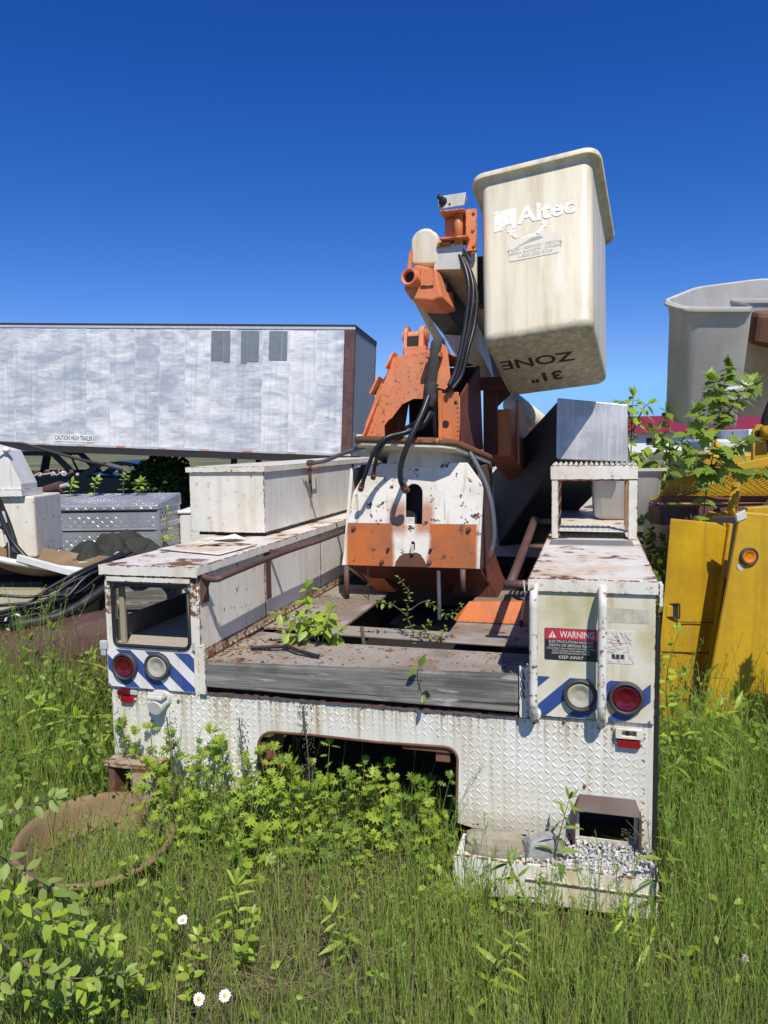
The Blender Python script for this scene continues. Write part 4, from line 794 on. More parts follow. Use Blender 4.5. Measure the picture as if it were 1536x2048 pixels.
# ================================================================== semi-trailer
# local frame: x along the side towards the visible corner (corner at 0), y into the trailer, z up
TR = thing('semi_trailer', 'long weathered silver box trailer behind the truck', 'trailer', (-.78, 16.4, 0))
ang = math.atan2(16.4 - 17.9, -.78 + 9.0); tilt = math.atan2(1.574 - 1.99, 8.35)
TR.rotation_euler = Euler((R(.6), -tilt, ang), 'XYZ')
TR.rotation_euler = (Matrix.Rotation(ang, 3, 'Z') @ Matrix.Rotation(-tilt, 3, 'Y') @ Matrix.Rotation(R(-1.0), 3, 'X')).to_euler()
ZB, ZT, LEN, WD = 1.52, 4.31, 14.0, 2.45
B('box_core', LIGHT_G, TR, (-LEN, -.02, .03, WD - .02, ZB - .02, ZT - .02), bevel=0)
pw_ = .61
x1 = -.228; k = 0
while x1 > -LEN + .1:
    x0 = x1 - pw_
    B('side_panel', SKIN, TR, (x0 + .003, x1, .006 if k % 2 else .002, .029, ZB + .02, ZT - .10), bevel=.002)
    B('panel_seam', SKIN, TR, (x0 - .007, x0 + .010, -.003, .0015, ZB + .02, ZT - .10), bevel=.001)
    x1 = x0; k += 1
rv = MB()
x1 = -.228; k = 0
while x1 > -10.5:
    for off in (.03, pw_*.5):
        z = ZB + .05
        while z < ZT - .13:
            rv.add([(x1 - off - .006, -.003, z), (x1 - off + .006, -.003, z), (x1 - off, -.003, z + .012), (x1 - off, .002, z + .004)][:3], [(0, 1, 2)]); z += .07
    x1 -= pw_
o = rv.build('rivets', LIGHT_G, TR); o['kind'] = 'stuff'
B('top_rail', GALV, TR, (-LEN, .012, -.012, .03, ZT - .098, ZT - .035), bevel=.004); B('roof_edge', DARK, TR, (-LEN, .02, -.022, WD, ZT - .034, ZT + .005), bevel=.006)
B('bottom_rail', DARK, TR, (-LEN, .0, -.012, .05, ZB - .18, ZB - .03)); B('rail_flange', DARK, TR, (-LEN, .0, -.05, -.0125, ZB - .182, ZB - .165)); B('rail_strip', GALV, TR, (-LEN, 0, -.016, .0055, ZB - .029, ZB + .018))
B('corner_post', POST, TR, (-.225, .008, -.006, .12, ZB - .03, ZT - .0985), bevel=.02)
MB().tube([(-.20, -.002, ZB + z_*.05) for z_ in range(2)], .004, 5)
for i in range(44): MB().lathe([(.010, 0), (.006, .004), (0, .005)], (-.245, -.001, ZB + .05 + i*.056), (0, -1, 0), 6).build('post_rivet', LIGHT_G, TR)
for j in range(4): B('end_panel', TAPE_AND_END, TR, (-.02, -.004, .125 + j*.58, .125 + j*.58 + .575, ZB - .03, ZT - .10), bevel=.002)  # dimness of grazing light on the end put into a darker metal
B('end_rail', DARK, TR, (-.02, .015, .12, WD, ZT - .098, ZT - .035)); B('end_post', RUST, TR, (-.06, .006, WD - .1, WD, ZB - .03, ZT - .0985))
MB().tube([(.0, .55, ZB + .42), (.12, .55, ZB + .42)], .045, 12).build('air_coupling', LIGHT_G, TR, smooth=True)
B('floor_beam', DARK, TR, *[(-LEN + .4*i, -LEN + .4*i + .08, .06, WD - .05, ZB - .16, ZB - .03) for i in range(35)], bevel=0)
# patches
for x0, x1_, z0, z1 in ((-3.27, -2.98, 3.50, 4.17), (-2.975, -2.82, 3.47, 4.17), (-2.57, -2.43, 3.46, 4.17), (-2.425, -2.15, 3.50, 4.17), (-1.92, -1.63, 3.53, 4.17), (-1.625, -1.50, 3.53, 4.17)):
    B('sheet_patch', TAPE_AND_END, TR, (x0, x1_, -.004, .0005, z0, z1), bevel=.001)
B('small_patch', GALV, TR, (-4.28, -3.97, -.004, .0005, 2.36, 2.53), bevel=.001)
for i in range(9):
    x0 = -8.6 + i*1.02; B('reflector_tape', paint('tape_white_%d' % i, (.62, .58, .52), dirt_amt=.4), TR, (x0 + .22, x0 + .44, -.019, -.0165, ZB - .022, ZB + .01), bevel=0)
    B('reflector_tape', paint('tape_red_%d' % i, (.62, .33, .22) if i % 3 else (.60, .20, .08), dirt_amt=.5), TR, (x0, x0 + .22, -.019, -.0165, ZB - .022, ZB + .01), bevel=0)
cs = empty('caution_sign', parent=TR)
B('sign_plate', LETTER_W, cs, (-7.12, -6.15, -.006, .0008, ZB + .075, ZB + .235), bevel=.001)
text('sign_text', 'CAUTION HIGH TRAILER', .155, frame((-6.635, -.0075, ZB + .155), (1, 0, 0), (0, 0, 1)), LETTER_K, cs, sx=.55, bold=.0015)
text('unit_number', 'TV36', .135, frame((-.47, -.004, ZB + .76), (1, 0, 0), (0, 0, 1)), LETTER_D, TR, sx=.9, bold=-.001)
# landing legs and bogie
for y in (.35, 2.0):
    B('landing_leg', DARK, TR, (-2.9, -2.78, y, y + .1, .35, ZB - .17)); B('landing_shoe', DARK, TR, (-3.0, -2.68, y - .05, y + .15, .28, .349))
for xx in (-11.2, -12.5):
    for y in (.15, 2.05):
        MB().lathe([(.28, -.12), (.48, -.13), (.52, -.08), (.52, .08), (.48, .13), (.28, .12)], (xx, y + .1, .93), (0, 1, 0), 24, close=True).build('tyre', BLACK, TR, smooth=True)

# ================================================================== dark vehicles and bush under the trailer
def side_car(name, label, prof, x, y, wdt, mat, windows, cat='car'):
    c_ = thing(name, label, cat, (x, y, 0))
    plate('body_side', prof, [w_ for w_ in windows], .06, rear(0), mat, c_, bev=.01)
    plate('body_side', prof, [w_ for w_ in windows], .06, rear(wdt), mat, c_, bev=.01)
    mb = MB(); n = len(prof)
    lo_ = [i for i in range(n)]
    for i in range(n):
        a, b = prof[i], prof[(i+1) % n]
        if max(a[1], b[1]) > .95 and abs(a[0]-b[0]) < abs(a[1]-b[1])*2.2: continue   # leave windscreen openings
        mb.add([(a[0], .06, a[1]), (b[0], .06, b[1]), (b[0], wdt - .06, b[1]), (a[0], wdt - .06, a[1])], [(0, 1, 2, 3)])
    mb.build('body_shell', mat, c_)
    for xx in (prof[0][0] + .75, prof[0][0] + 3.2):
        for yy in (.02, wdt - .2):
            wl = empty('wheel', parent=c_)
            MB().lathe([(.2, -.1), (.30, -.1), (.32, 0), (.30, .1), (.2, .1)], (xx, yy, .32), (0, 1, 0), 20, close=True).build('tyre', BLACK, wl, smooth=True)
            MB().lathe([(0, 0), (.2, -.03), (.2, .05), (0, .06)], (xx, yy, .32), (0, -1, 0), 16).build('rim', DARK, wl, smooth=True)
    return c_
carp = [(0, .35), (4.2, .35), (4.3, .6), (4.2, .86), (3.2, .95), (2.55, 1.34), (2.1, 1.41), (1.5, 1.38), (.85, 1.0), (.05, .92), (-.05, .6)]
side_car('dark_car', 'dark sedan in the shade under the trailer, beside the bushy tree', carp, -9.05, 19.8, 1.7, NAVY, [[(1.22, 1.0), (1.62, 1.28), (2.02, 1.32), (2.08, .98)], [(2.18, .98), (2.14, 1.31), (2.48, 1.26), (2.85, 1.0)]])
pkp = [(0, .45), (5.0, .45), (5.05, .7), (4.95, 1.0), (3.9, 1.08), (3.3, 1.70), (2.2, 1.72), (2.05, 1.12), (0, 1.10)]
p_ = side_car('dark_pickup', 'black pickup with a pipe rack in the shade under the trailer', pkp, -12.2, 20.4, 1.8, NAVY, [[(2.3, 1.15), (2.4, 1.6), (3.2, 1.58), (3.6, 1.15)]], 'pickup')
rk = MB()
for a, b in (((.1, .1, 1.1), (.1, .1, 1.75)), ((1.9, .1, 1.1), (1.9, .1, 1.75)), ((.1, .1, 1.75), (3.6, .1, 1.78)), ((.1, .1, 1.1), (1.9, .1, 1.75)), ((3.6, .1, 1.78), (3.9, .1, 1.1))): rk.tube([a, b], .03, 8)
rk.build('pipe_rack', DARK, p_)

# ================================================================== heap on the far side of the truck
# tread-plate chest
tb = thing('tread_plate_chest', 'silver tread-plate tool chest behind the white cabinet', 'tool chest', (-3.30, 6.62, 0), R(-3)); tb.scale = (1.15, 1, 1)
B('chest_stand', RUST, tb, (.05, 1.1, .05, .5, .02, .80))
ch = B('chest_front', ALU, tb, (0, 1.14, .0, .012, .80, 1.205), bevel=.003); B('chest_body', ALU, tb, (.0, 1.145, .0125, .62, .801, 1.204)); B('chest_band', ALU, tb, (.0, 1.14, -.006, -.0005, 1.03, 1.045)); B('chest_gap', BLACK, tb, (.02, 1.12, -.0012, -.0004, 1.018, 1.029), bevel=0)
ld_ = MB().hexa([(-.01,-.02,1.2055),(1.155,-.02,1.2055),(1.155,.63,1.2055),(-.01,.63,1.2055),(-.01,-.02,1.255),(1.155,-.02,1.255),(1.155,.63,1.32),(-.01,.63,1.32)]).build('chest_lid', ALU, tb, bevel=.012)
B('lid_gap', BLACK, tb, (.0, 1.14, -.0015, -.0006, 1.192, 1.2045), bevel=0); B('end_strap', LIGHT_G, tb, (1.146, 1.152, .0, .62, 1.03, 1.075)); B('chest_corner', ALU, tb, (1.142, 1.156, -.008, .03, .81, 1.2))
o = lugs(MB(), rear(-.0002), .01, 1.13, .81, 1.02, p=.036, L=.034, W=.010, H=.005); lugs(o, rear(-.0002), .01, 1.13, 1.05, 1.19, p=.036, L=.034, W=.010, H=.005)
sd = frame((1.1455, 0, 0), (0, 1, 0), (0, 0, 1)); lugs(o, sd, .03, .60, .81, 1.03, p=.036, L=.034, W=.010, H=.005); lugs(o, sd, .03, .60, 1.08, 1.20, p=.036, L=.034, W=.010, H=.005)
lugs(o, rear(-.0201), .0, 1.15, 1.208, 1.252, p=.036, L=.034, W=.010, H=.005); lugs(o, frame((0, -.02, 1.2552), (1, 0, 0), (0, .65, .065)), .0, 1.15, .01, .64, p=.036, L=.034, W=.010, H=.005)
o = o.build('tread_pattern', ALU, tb); o['kind'] = 'stuff'

# white derelict lift head at the picture edge
wl = thing('derelict_lift_head', 'white derelict lift head with hanging hoses, cut off by the picture edge', 'lift head', (-2.9, 5.35, 0))
B('head_box', WHITE_R, wl, (-.25, .40, .0, .45, .98, 1.42), bevel=.012); B('head_base', RUST, wl, (-.2, .35, .05, .4, .02, .978))
MB().prism([(.05, -.02, 1.47), (.325, -.02, 1.47), (.325, -.02, 1.51), (.22, -.02, 1.75), (.05, -.02, 1.80)], (0, .25, 0)).build('post_web', WHITE, wl, bevel=.004)
B('post_foot', WHITE, wl, (.0, .34, -.04, .28, 1.4205, 1.469), bevel=.004)
plate('port_ring', [(.12 + .10*math.cos(R(a)), 1.12 + .10*math.sin(R(a))) for a in range(0, 360, 20)], [[(.12 + .075*math.cos(R(a)), 1.12 + .075*math.sin(R(a))) for a in range(0, 360, 20)]], .02, rear(-.001), DARK, wl)
MB().lathe([(0, 0), (.02, .005), (.026, .02), (.02, .035), (0, .04)], (.235, -.03, 1.735), (.3, 0, 1), 14).build('knob', LETTER_W, wl, smooth=True); MB().tube([(.17, -.03, 1.70), (.235, -.03, 1.74)], .006, 6).build('knob_stalk', LETTER_W, wl)
for pth in ([(.10,-.03,1.72),(.16,-.10,1.55),(.20,-.12,1.35),(.28,-.14,1.15),(.38,-.16,1.02),(.50,-.2,.93)], [(.08,-.03,1.66),(.15,-.08,1.5),(.21,-.09,1.3),(.26,-.12,1.12),(.30,-.2,.98)], [(.06,-.03,1.6),(.16,-.06,1.45),(.24,-.07,1.25),(.30,-.10,1.08)]):
    MB().tube(smooth_path(pth, 6), .018, 10).build('hose', HOSE, wl, smooth=True)
for p0, p1 in (((.215,-.10,1.32),(.235,-.11,1.24)), ((.245,-.115,1.16),(.258,-.125,1.10))): MB().tube([p0, p1], .021, 10).build('hose_crimp', GALV, wl)
# leaning whip rod
wr = thing('whip_rod', 'thin brown rod slanting over the derelict lift head', 'rod')
MB().tube([(-3.10, 5.6, 1.83), (-2.75, 5.75, 1.80), (-2.35, 5.9, 1.66), (-2.12, 6.0, 1.60)], [.009, .010, .012, .012], 8).build('rod_shaft', SLEEVE, wr, smooth=True); MB().tube([(-2.20, 5.97, 1.625), (-2.08, 6.02, 1.585)], .02, 10).build('rod_sleeve', HOSE_G, wr)
# rusty scoop with a white rim
sc_ = thing('rusty_scoop', 'rusted steel scoop with a peeling white rim, beside the hoses', 'scoop', (-2.62, 4.92, 0))
L1 = []; 
for i in range(15):
    u = i/14; row = []
    for j in range(9):
        v = j/8; x = -.35 + u*1.0; y = .55 - v*.6; sag = .22*math.sin(math.pi*min(max(u*1.02, 0), 1))*(.35 + .65*math.sin(math.pi*v)); z = 1.17 - .22*u**1.5 - sag*.85
        row.append((x, y, z))
    L1.append(row)
mb = MB(); 
for off in (0, -.02):
    mb.add([(x, y, z + off) for r_ in L1 for x, y, z in r_], [((i*9+j), (i*9+j+1), ((i+1)*9+j+1), ((i+1)*9+j)) if off == 0 else ((i*9+j), ((i+1)*9+j), ((i+1)*9+j+1), (i*9+j+1)) for i in range(14) for j in range(8)])
mb.build('scoop_bowl', RING, sc_, smooth=True)
MB().tube([r_[8] for r_ in L1], .022, 8).build('scoop_rim', WHITE_R, sc_, smooth=True); MB().bar((.22, -.06, 1.05), (.66, -.10, .93), .03, .045).build('scoop_bar', WHITE, sc_, bevel=.004); B('scoop_prop', DARK, sc_, (-.2, .3, .1, .4, .02, .86))
# tarp heap
def crumple(name, label, cat, nx, ny, fz, mat, thick=.012, edge=True):
    th_ = thing(name, label, cat); P = [[fz(i/(nx-1), j/(ny-1)) for j in range(ny)] for i in range(nx)]; mb = MB()
    V = [p for r_ in P for p in r_]; F = [((i*ny+j), ((i+1)*ny+j), ((i+1)*ny+j+1), (i*ny+j+1)) for i in range(nx-1) for j in range(ny-1)]
    o = mb.add(V, F).build('cloth_sheet', mat, th_, smooth=True); s_ = o.modifiers.new('s', 'SOLIDIFY'); s_.thickness = thick
    if edge:
        MB().tube([P[i][0] for i in range(0, nx, 1)], .009, 6).build('pale_hem', TARP_E, th_, smooth=True)
    return th_
def tarp(u, v):
    x = -2.52 + u*1.0; y = 5.35 + v*.75; bx_ = math.sin(math.pi*u)**.6; z = .84 + .20*bx_*math.sin(math.pi*(.15 + v*.75)) + .09*mnoise.noise(Vector((x*4, y*3, 1))) + .035*math.sin(26*(x*.9 + y*.6) + 5*mnoise.noise(Vector((x*3, y*3, 5))))*bx_ + .025*math.sin(41*(y*.9 - x*.3) + 6*mnoise.noise(Vector((x*4, y*4, 8)))) + .03*mnoise.noise(Vector((x*14, y*9, 2)))
    x += .05*mnoise.noise(Vector((u*6, v*6, 9))); return (x, y, z)
crumple('crumpled_tarp', 'dark olive tarp heaped in front of the tread-plate chest', 'tarp', 110, 70, tarp, TARP)
ck = thing('timber_crib', 'dark stack of timbers hidden under the olive tarp', 'timbers', (-2.45, 5.45, 0)); B('timber', WOOD, ck, (.05, .85, .05, .5, .0, .26)); B('timber', WOOD, ck, (.1, .8, .08, .48, .261, .55)); B('timber', WOOD, ck, (.08, .82, .06, .46, .551, .78))
hb = thing('black_hose_bundle', 'thick bundle of black sleeved hoses slumping over the brown hood', 'hoses')
for k_, (pth, r_) in enumerate((([(-1.80,5.1,1.02),(-1.92,4.85,.95),(-2.02,4.66,.84),(-2.10,4.55,.76),(-2.30,4.5,.72),(-2.6,4.5,.70),(-2.9,4.5,.69)], .036), ([(-1.72,5.05,.98),(-1.85,4.8,.90),(-1.97,4.62,.80),(-2.06,4.52,.745),(-2.28,4.46,.705),(-2.6,4.45,.685)], .032), ([(-1.66,5.0,.92),(-1.80,4.74,.85),(-1.92,4.58,.77),(-2.03,4.48,.73),(-2.25,4.42,.70)], .042), ([(-2.9,4.55,.73),(-2.5,4.52,.735),(-2.2,4.52,.76),(-2.05,4.6,.82)], .02))):
    P = smooth_path(pth, 7); MB().tube(P, [r_*(.8 + .05*math.sin(i*1.7 + k_)) for i in range(len(P))], 12).build('hose', HOSE if k_ % 2 else BLACK, hb, smooth=True)
for k_ in range(7):
    o_ = Vector((random.gauss(0, .05), random.gauss(0, .05), random.gauss(.03, .03))); P = smooth_path([Vector(p) + o_ + Vector((random.gauss(0, .02), random.gauss(0, .02), random.gauss(0, .025))) for p in [(-1.70,5.0,.98),(-1.86,4.76,.92),(-1.98,4.60,.84),(-2.10,4.5,.79),(-2.32,4.44,.75),(-2.6,4.42,.73),(-2.9,4.42,.72)]], 6); MB().tube(P, random.uniform(.008, .014), 8).build('hose', HOSE, hb, smooth=True)
MB().tube([(-2.245 + .055*math.cos(R(a)), 4.45 + .01*math.sin(R(a)), .715 + .05*math.sin(R(a))) for a in range(0, 361, 30)], .006, 6).build('cable_tie', LETTER_W, hb)
# tan moulded lid
tl = thing('moulded_lid', 'stained tan moulded lid lying behind the brown hood', 'lid', (-2.55, 4.75, 0))
MB().loft([[(x, y, z) for x, y in rrect(-.5, .42, 0, .9, .16, 5)] for z in (.55, .72)] + [[(x, y, .80) for x, y in rrect(-.46, .38, .05, .86, .14, 5)], [(x, y, .83) for x, y in rrect(-.40, .32, .12, .8, .12, 5)]], True, True).build('lid_shell', TAN_F, tl, bevel=.01); B('lid_support', DARK, tl, (-.4, .3, .1, .8, .0, .549)); B('lid_crease', DARK, tl, (-.48, .22, -.0035, -.0005, .655, .672), bevel=0)
# brown hood
bh = thing('brown_hood', 'long brown curved steel hood in the weeds beside the cabinet', 'hood', (-2.6, 4.3, 0))
L_ = []
for i in range(25):
    u = i/24; x = -.5 + u*1.48; top_ = .685 + .09*max(0, (u-.55)/.45)**1.5 + .012*math.sin(u*9); L_.append([(x, .34, top_ - .05), (x, .30, top_ - .01), (x, .2, top_), (x, .08, top_ - .008), (x, .02, top_ - .04), (x, -.01, top_ - .12), (x, -.02, .40), (x, .0, .12), (x, .34, .12)])
MB().loft(L_, True, True).build('hood_shell', RUST_B, bh, smooth=True).modifiers.new('es', 'EDGE_SPLIT').split_angle = R(60); B('hood_stand', DARK, bh, (-.3, .8, .05, .3, .0, .119))
# scrap behind the chest
sp1 = thing('red_cylinder', 'red-brown hydraulic cylinder lying behind the tread-plate chest', 'cylinder'); MB().tube([(-3.42, 7.5, 1.325), (-3.18, 7.4, 1.385)], .055, 16).build('barrel', RUST_B, sp1); MB().tube([(-3.18, 7.4, 1.385), (-3.1, 7.37, 1.405)], .022, 10).build('rod', GALV, sp1)
B_ = thing('scrap_bench', 'rusted scrap bench carrying loose parts behind the tread-plate chest', 'bench', (-3.5, 7.3, 0)); B('bench_top', RUST, B_, (-.3, 1.0, 0, .6, 1.17, 1.22))
for x_ in (-.2, .9):
    for y_ in (.05, .5): B('bench_leg', RUST, B_, (x_, x_ + .06, y_, y_ + .06, 0, 1.169))
for i in range(14):
    x_ = -3.6 + i*.08 + random.uniform(-.04, .04); r_ = random.uniform(.03, .065)
    MB().lathe([(r_*.5, -.03), (r_, -.02), (r_, .02), (r_*.5, .03)], (x_, 7.42 + random.uniform(-.05, .2), 1.22 + r_ + (.0 if i % 3 else .04)), (random.uniform(-1, 1), -.8, random.uniform(-.3, .6)), 14, close=True).build('loose_fitting', (RUST, GALV, DARK)[i % 3], B_)
MB().tube(smooth_path([(-3.3 + .09*i, 7.32 + .04*math.sin(i*2), 1.24 + .06*abs(math.sin(i*1.3))) for i in range(8)], 5), .014, 6).build('rope_coil', TARP_E, B_, smooth=True)
wb = thing('white_bin', 'white bin glimpsed between the chest and the upper tool box', 'bin', (-1.95, 7.1, 0)); B('bin_body', WHITE, wb, (.0, .5, 0, .5, .0, 1.12), bevel=.02); B('bin_rim', LETTER_W, wb, (-.015, .515, -.015, .515, 1.121, 1.15), bevel=.01)

# rusty ring in the grass
rgn = thing('rusty_ring', 'rusty rolled steel ring lying in the grass with grass growing inside', 'ring', (-1.24, 2.98, 0))
RM = Matrix.Translation((.02, 0, .03)) @ Euler((R(6), R(3), 0)).to_matrix().to_4x4() @ Matrix.Diagonal((.88, .88, .85, 1))
pr_ = [(.20, -.02), (.255, -.005), (.292, .04), (.318, .115), (.330, .150), (.344, .163), (.358, .160), (.364, .146), (.357, .134), (.343, .130), (.330, .10), (.305, .02), (.265, -.03), (.20, -.045)]
o = MB().lathe(pr_, (0, 0, 0), (0, 0, 1), 56, close=True).build('ring_wall', RING, rgn, smooth=True, mw=RM); MB().lathe([(.0, .012), (.25, .01), (.318, -.005), (.318, -.025), (0, -.025)], (0, 0, 0), (0, 0, 1), 40).build('ring_floor', SOIL, rgn, smooth=True, mw=RM)

# stones on the step
def rock(name, label, loc, sz, mat, seed, rz=0):
    n, m_ = 12, 7; V = []
    for i in range(m_ + 1):
        a = math.pi*i/m_ - math.pi/2
        for k_ in range(n):
            b = 2*math.pi*k_/n; d = Vector((math.cos(a)*math.cos(b), math.cos(a)*math.sin(b), math.sin(a)))
            d2 = Vector([math.copysign(abs(v)**.55, v) for v in d]); f = 1 + .22*mnoise.noise(d*1.6 + Vector((seed, 0, 0))) + .08*mnoise.noise(d*5 + Vector((0, seed, 0)))
            V.append((d2.x*sz[0]*f, d2.y*sz[1]*f, d2.z*sz[2]*f))
    F = [(i*n+k_, i*n+(k_+1) % n, (i+1)*n+(k_+1) % n, (i+1)*n+k_) for i in range(m_) for k_ in range(n)]
    th_ = MB().add(V, F).build(name, mat); tag(th_, label, 'stone'); th_.location = loc; th_.rotation_euler = (0, 0, rz); th_.modifiers.new('b', 'BEVEL').width = .004; return th_
def tw(x, y, z): return Vector((-1.292 + x*math.cos(R(15.6)) + y*math.sin(R(15.6)), 3.4086 - x*math.sin(R(15.6)) + y*math.cos(R(15.6)), z))
rock('sandstone_slab', 'flat tan stone slab lying on the white rear step', tw(1.80, -.10, .172), (.13, .07, .030), CONC, 3, R(-15)); rock('grey_stone', 'grey humped stone on the white rear step beside the chippings', tw(1.985, -.11, .185), (.075, .055, .045), ROCK, 8, R(10))

# ================================================================== yellow truck on the near side
Y = thing('yellow_utility_truck', 'leaning yellow utility truck body with an ajar door and mesh platform', 'truck', (1.9, 4.0, 0))
def yp(*P): return [Vector((x - 1.9, y - 4.0, z)) for x, y, z in P]
def slab(name, mat, q, d, par=Y, bevel=.004): return MB().prism(yp(*q), d).build(name, mat, par, bevel=bevel)
dr_ = empty('door', parent=Y)
slab('door_panel', YELLOW, [(1.506,3.92,1.33),(1.80,4.04,1.290),(1.868,4.06,1.258),(1.874,4.06,1.19),(1.82,4.04,.85),(1.73,4.03,.35),(1.70,4.03,.10),(1.46,3.92,.14),(1.465,3.92,.7)][::-1], (.012, .035, 0), dr_)
slab('door_edge', YELLOW, [(1.85,4.064,1.285),(1.868,4.07,1.285),(1.862,4.07,1.20),(1.853,4.064,1.20)], (0, .02, 0), dr_)
e = empty('door_lock', parent=dr_)
plate('lock_frame', rrect(1.487-1.9, 1.572-1.9, .79, .876, .008, 2), [rrect(1.494-1.9, 1.565-1.9, .80, .868, .004, 2)], .006, frame((0, -.063, 0), (.92, .41, 0), (0, 0, 1)) if False else rear(-.066), DARK, e)
B('lock_recess', BLACK, e, (1.53-1.9, 1.564-1.9, -.058, -.05, .80, .868), bevel=0); B('lock_paddle', YELLOW, e, (1.495-1.9, 1.53-1.9, -.075, -.058, .805, .866))
slab('door_seam', DARK, [(1.56,3.938,.775),(1.80,4.033,.745),(1.80,4.033,.741),(1.56,3.938,.771)][::-1], (0, .004, 0), dr_, 0); slab('door_seam', DARK, [(1.475,3.918,.62),(1.78,4.028,.575),(1.78,4.028,.571),(1.475,3.918,.616)][::-1], (0, .004, 0), dr_, 0)
for i in range(16): slab('hinge_knuckle', YELLOW, [(1.868 - .0105*i - .004, 4.045, 1.20 - i*.062), (1.868 - .0105*i + .008, 4.045, 1.20 - i*.062), (1.868 - .0105*i + .002, 4.045, 1.145 - i*.062), (1.868 - .0105*i - .010, 4.045, 1.145 - i*.062)][::-1], (0, .012, 0), dr_, .002)
slab('door_jamb', YELLOW, [(1.868,4.03,1.285),(1.888,4.03,1.285),(1.725,4.0,.10),(1.705,4.0,.10)][::-1], (.004, .05, 0)); slab('jamb_shade_sheet', DARK, [(1.80,4.098,1.32),(2.05,4.098,1.32),(2.0,4.098,.06),(1.62,4.098,.06)][::-1], (0, .01, 0))  # dark sheet stands in for the shaded gap behind the door
slab('corner_panel', YELLOW, [(1.815,3.80,1.375),(2.6,3.70,1.30),(2.6,3.70,.05),(1.615,3.80,.06),(1.632,3.80,.2)][::-1], (.004, .03, 0), bevel=.008)
slab('body_block', YELLOW, [(1.93,4.12,1.30),(3.3,3.9,1.30),(3.3,3.9,.05),(1.80,4.12,.05)][::-1], (.3, 2.2, 0))
slab('rust_strip', LIGHT_G, [(1.79,3.795,1.36),(1.838,3.79,1.385),(1.845,3.79,1.34),(1.80,3.795,1.32)][::-1], (0, .02, 0))
e = lamp(Y, 1.858-1.9, 1.145, -.205, L_AMB, .047); e['label'] = 'round amber marker lamp'
MB().prism([(x - 1.9, -.2075, z) for x, z in ((1.80,1.10),(1.83,1.105),(1.87,1.10),(1.902,1.095),(1.905,1.075),(1.885,1.065),(1.865,1.082),(1.86,1.065),(1.82,1.07),(1.802,1.085))][::-1], (0, .003, 0)).build('peeled_patch', GREY_F, Y)
MB().lathe([(0, 0), (.008, 0), (.008, .004), (0, .004)], (.035, -.212, 1.20), (0, -1, 0), 8).build('bolt', RUST, Y)
# platform of mesh and angle iron
pf = empty('mesh_platform', parent=Y)
def ybar(name, a, b, w_, h_, mat=YELLOW, par=pf): MB().bar(yp(a)[0], yp(b)[0], w_, h_).build(name, mat, par, bevel=.003)
ybar('angle_bar', (1.72,4.55,1.475), (2.10,4.45,1.57), .03, .04); ybar('angle_bar', (2.09,4.44,1.575), (2.75,4.4,1.70), .035, .045); ybar('angle_bar', (2.10,4.40,1.565), (2.0,4.30,1.32), .04, .05); ybar('angle_bar', (1.70,4.6,1.38), (2.5,4.7,1.36), .04, .04, RUST)
ybar('angle_bar', (2.07,4.7,1.72), (2.14,4.6,1.58), .05, .03)
Am, Bm, Cm, Dm = Vector((1.72,4.58,1.46)), Vector((2.75,4.42,1.66)), Vector((2.75,4.95,1.36)), Vector((1.72,4.85,1.36))
mm = MB(); nu, nv = 26, 12
def mp(u, v): 
    p = (Am*(1-u) + Bm*u)*(1-v) + (Dm*(1-u) + Cm*u)*v; p.z -= .06*math.sin(math.pi*v)*(.4 + u) ; return yp(p)[0]
for i in range(nu):
    for j in range(nv):
        u0, u1, v0, v1 = i/nu, (i+1)/nu, j/nv, (j+1)/nv; um, vm = (u0+u1)/2, (v0+v1)/2
        for a, b in (((u0, vm), (um, v1)), ((um, v1), (u1, vm)), ((u1, vm), (um, v0)), ((um, v0), (u0, vm))): mm.bar(mp(*a), mp(*b), .004, .007)
mm.build('expanded_mesh', YELLOW, pf)
slab('chassis_rail', POST, [(1.70,4.6,1.33),(2.7,4.6,1.33),(2.7,4.6,1.20),(1.70,4.6,1.22)][::-1], (0, .2, 0)); slab('swing_arm', RUST, [(2.12,4.2,1.32),(2.32,4.2,1.55),(2.6,4.2,1.62),(2.6,4.2,1.30)][::-1], (0, .06, 0)); slab('deck_strip', YELLOW, [(2.02,4.15,1.36),(2.5,4.05,1.40),(2.5,4.05,1.36),(2.02,4.15,1.32)][::-1], (0, .05, 0))
MB().lathe([(0, 0), (.035, .0), (.035, .02), (0, .02)], yp((2.25, 4.19, 1.42))[0], (0, -1, 0), 14).build('pivot_boss', RUST, Y)
MB().prism(yp((2.34,4.75,1.55),(2.335,4.75,1.78),(2.36,4.75,1.83),(2.40,4.75,1.83),(2.45,4.75,1.55))[::-1], (0, .03, 0)).build('clevis_ear', YELLOW, Y, bevel=.004); MB().tube(yp((2.37,4.70,1.775),(2.75,4.70,1.80)), .045, 16).build('clevis_pin', YELLOW, Y, smooth=True); MB().lathe([(0,0),(.022,0),(.022,.002),(0,.002)], yp((2.365,4.748,1.775))[0], (0,-1,0), 14).build('pin_hole', BLACK, Y)
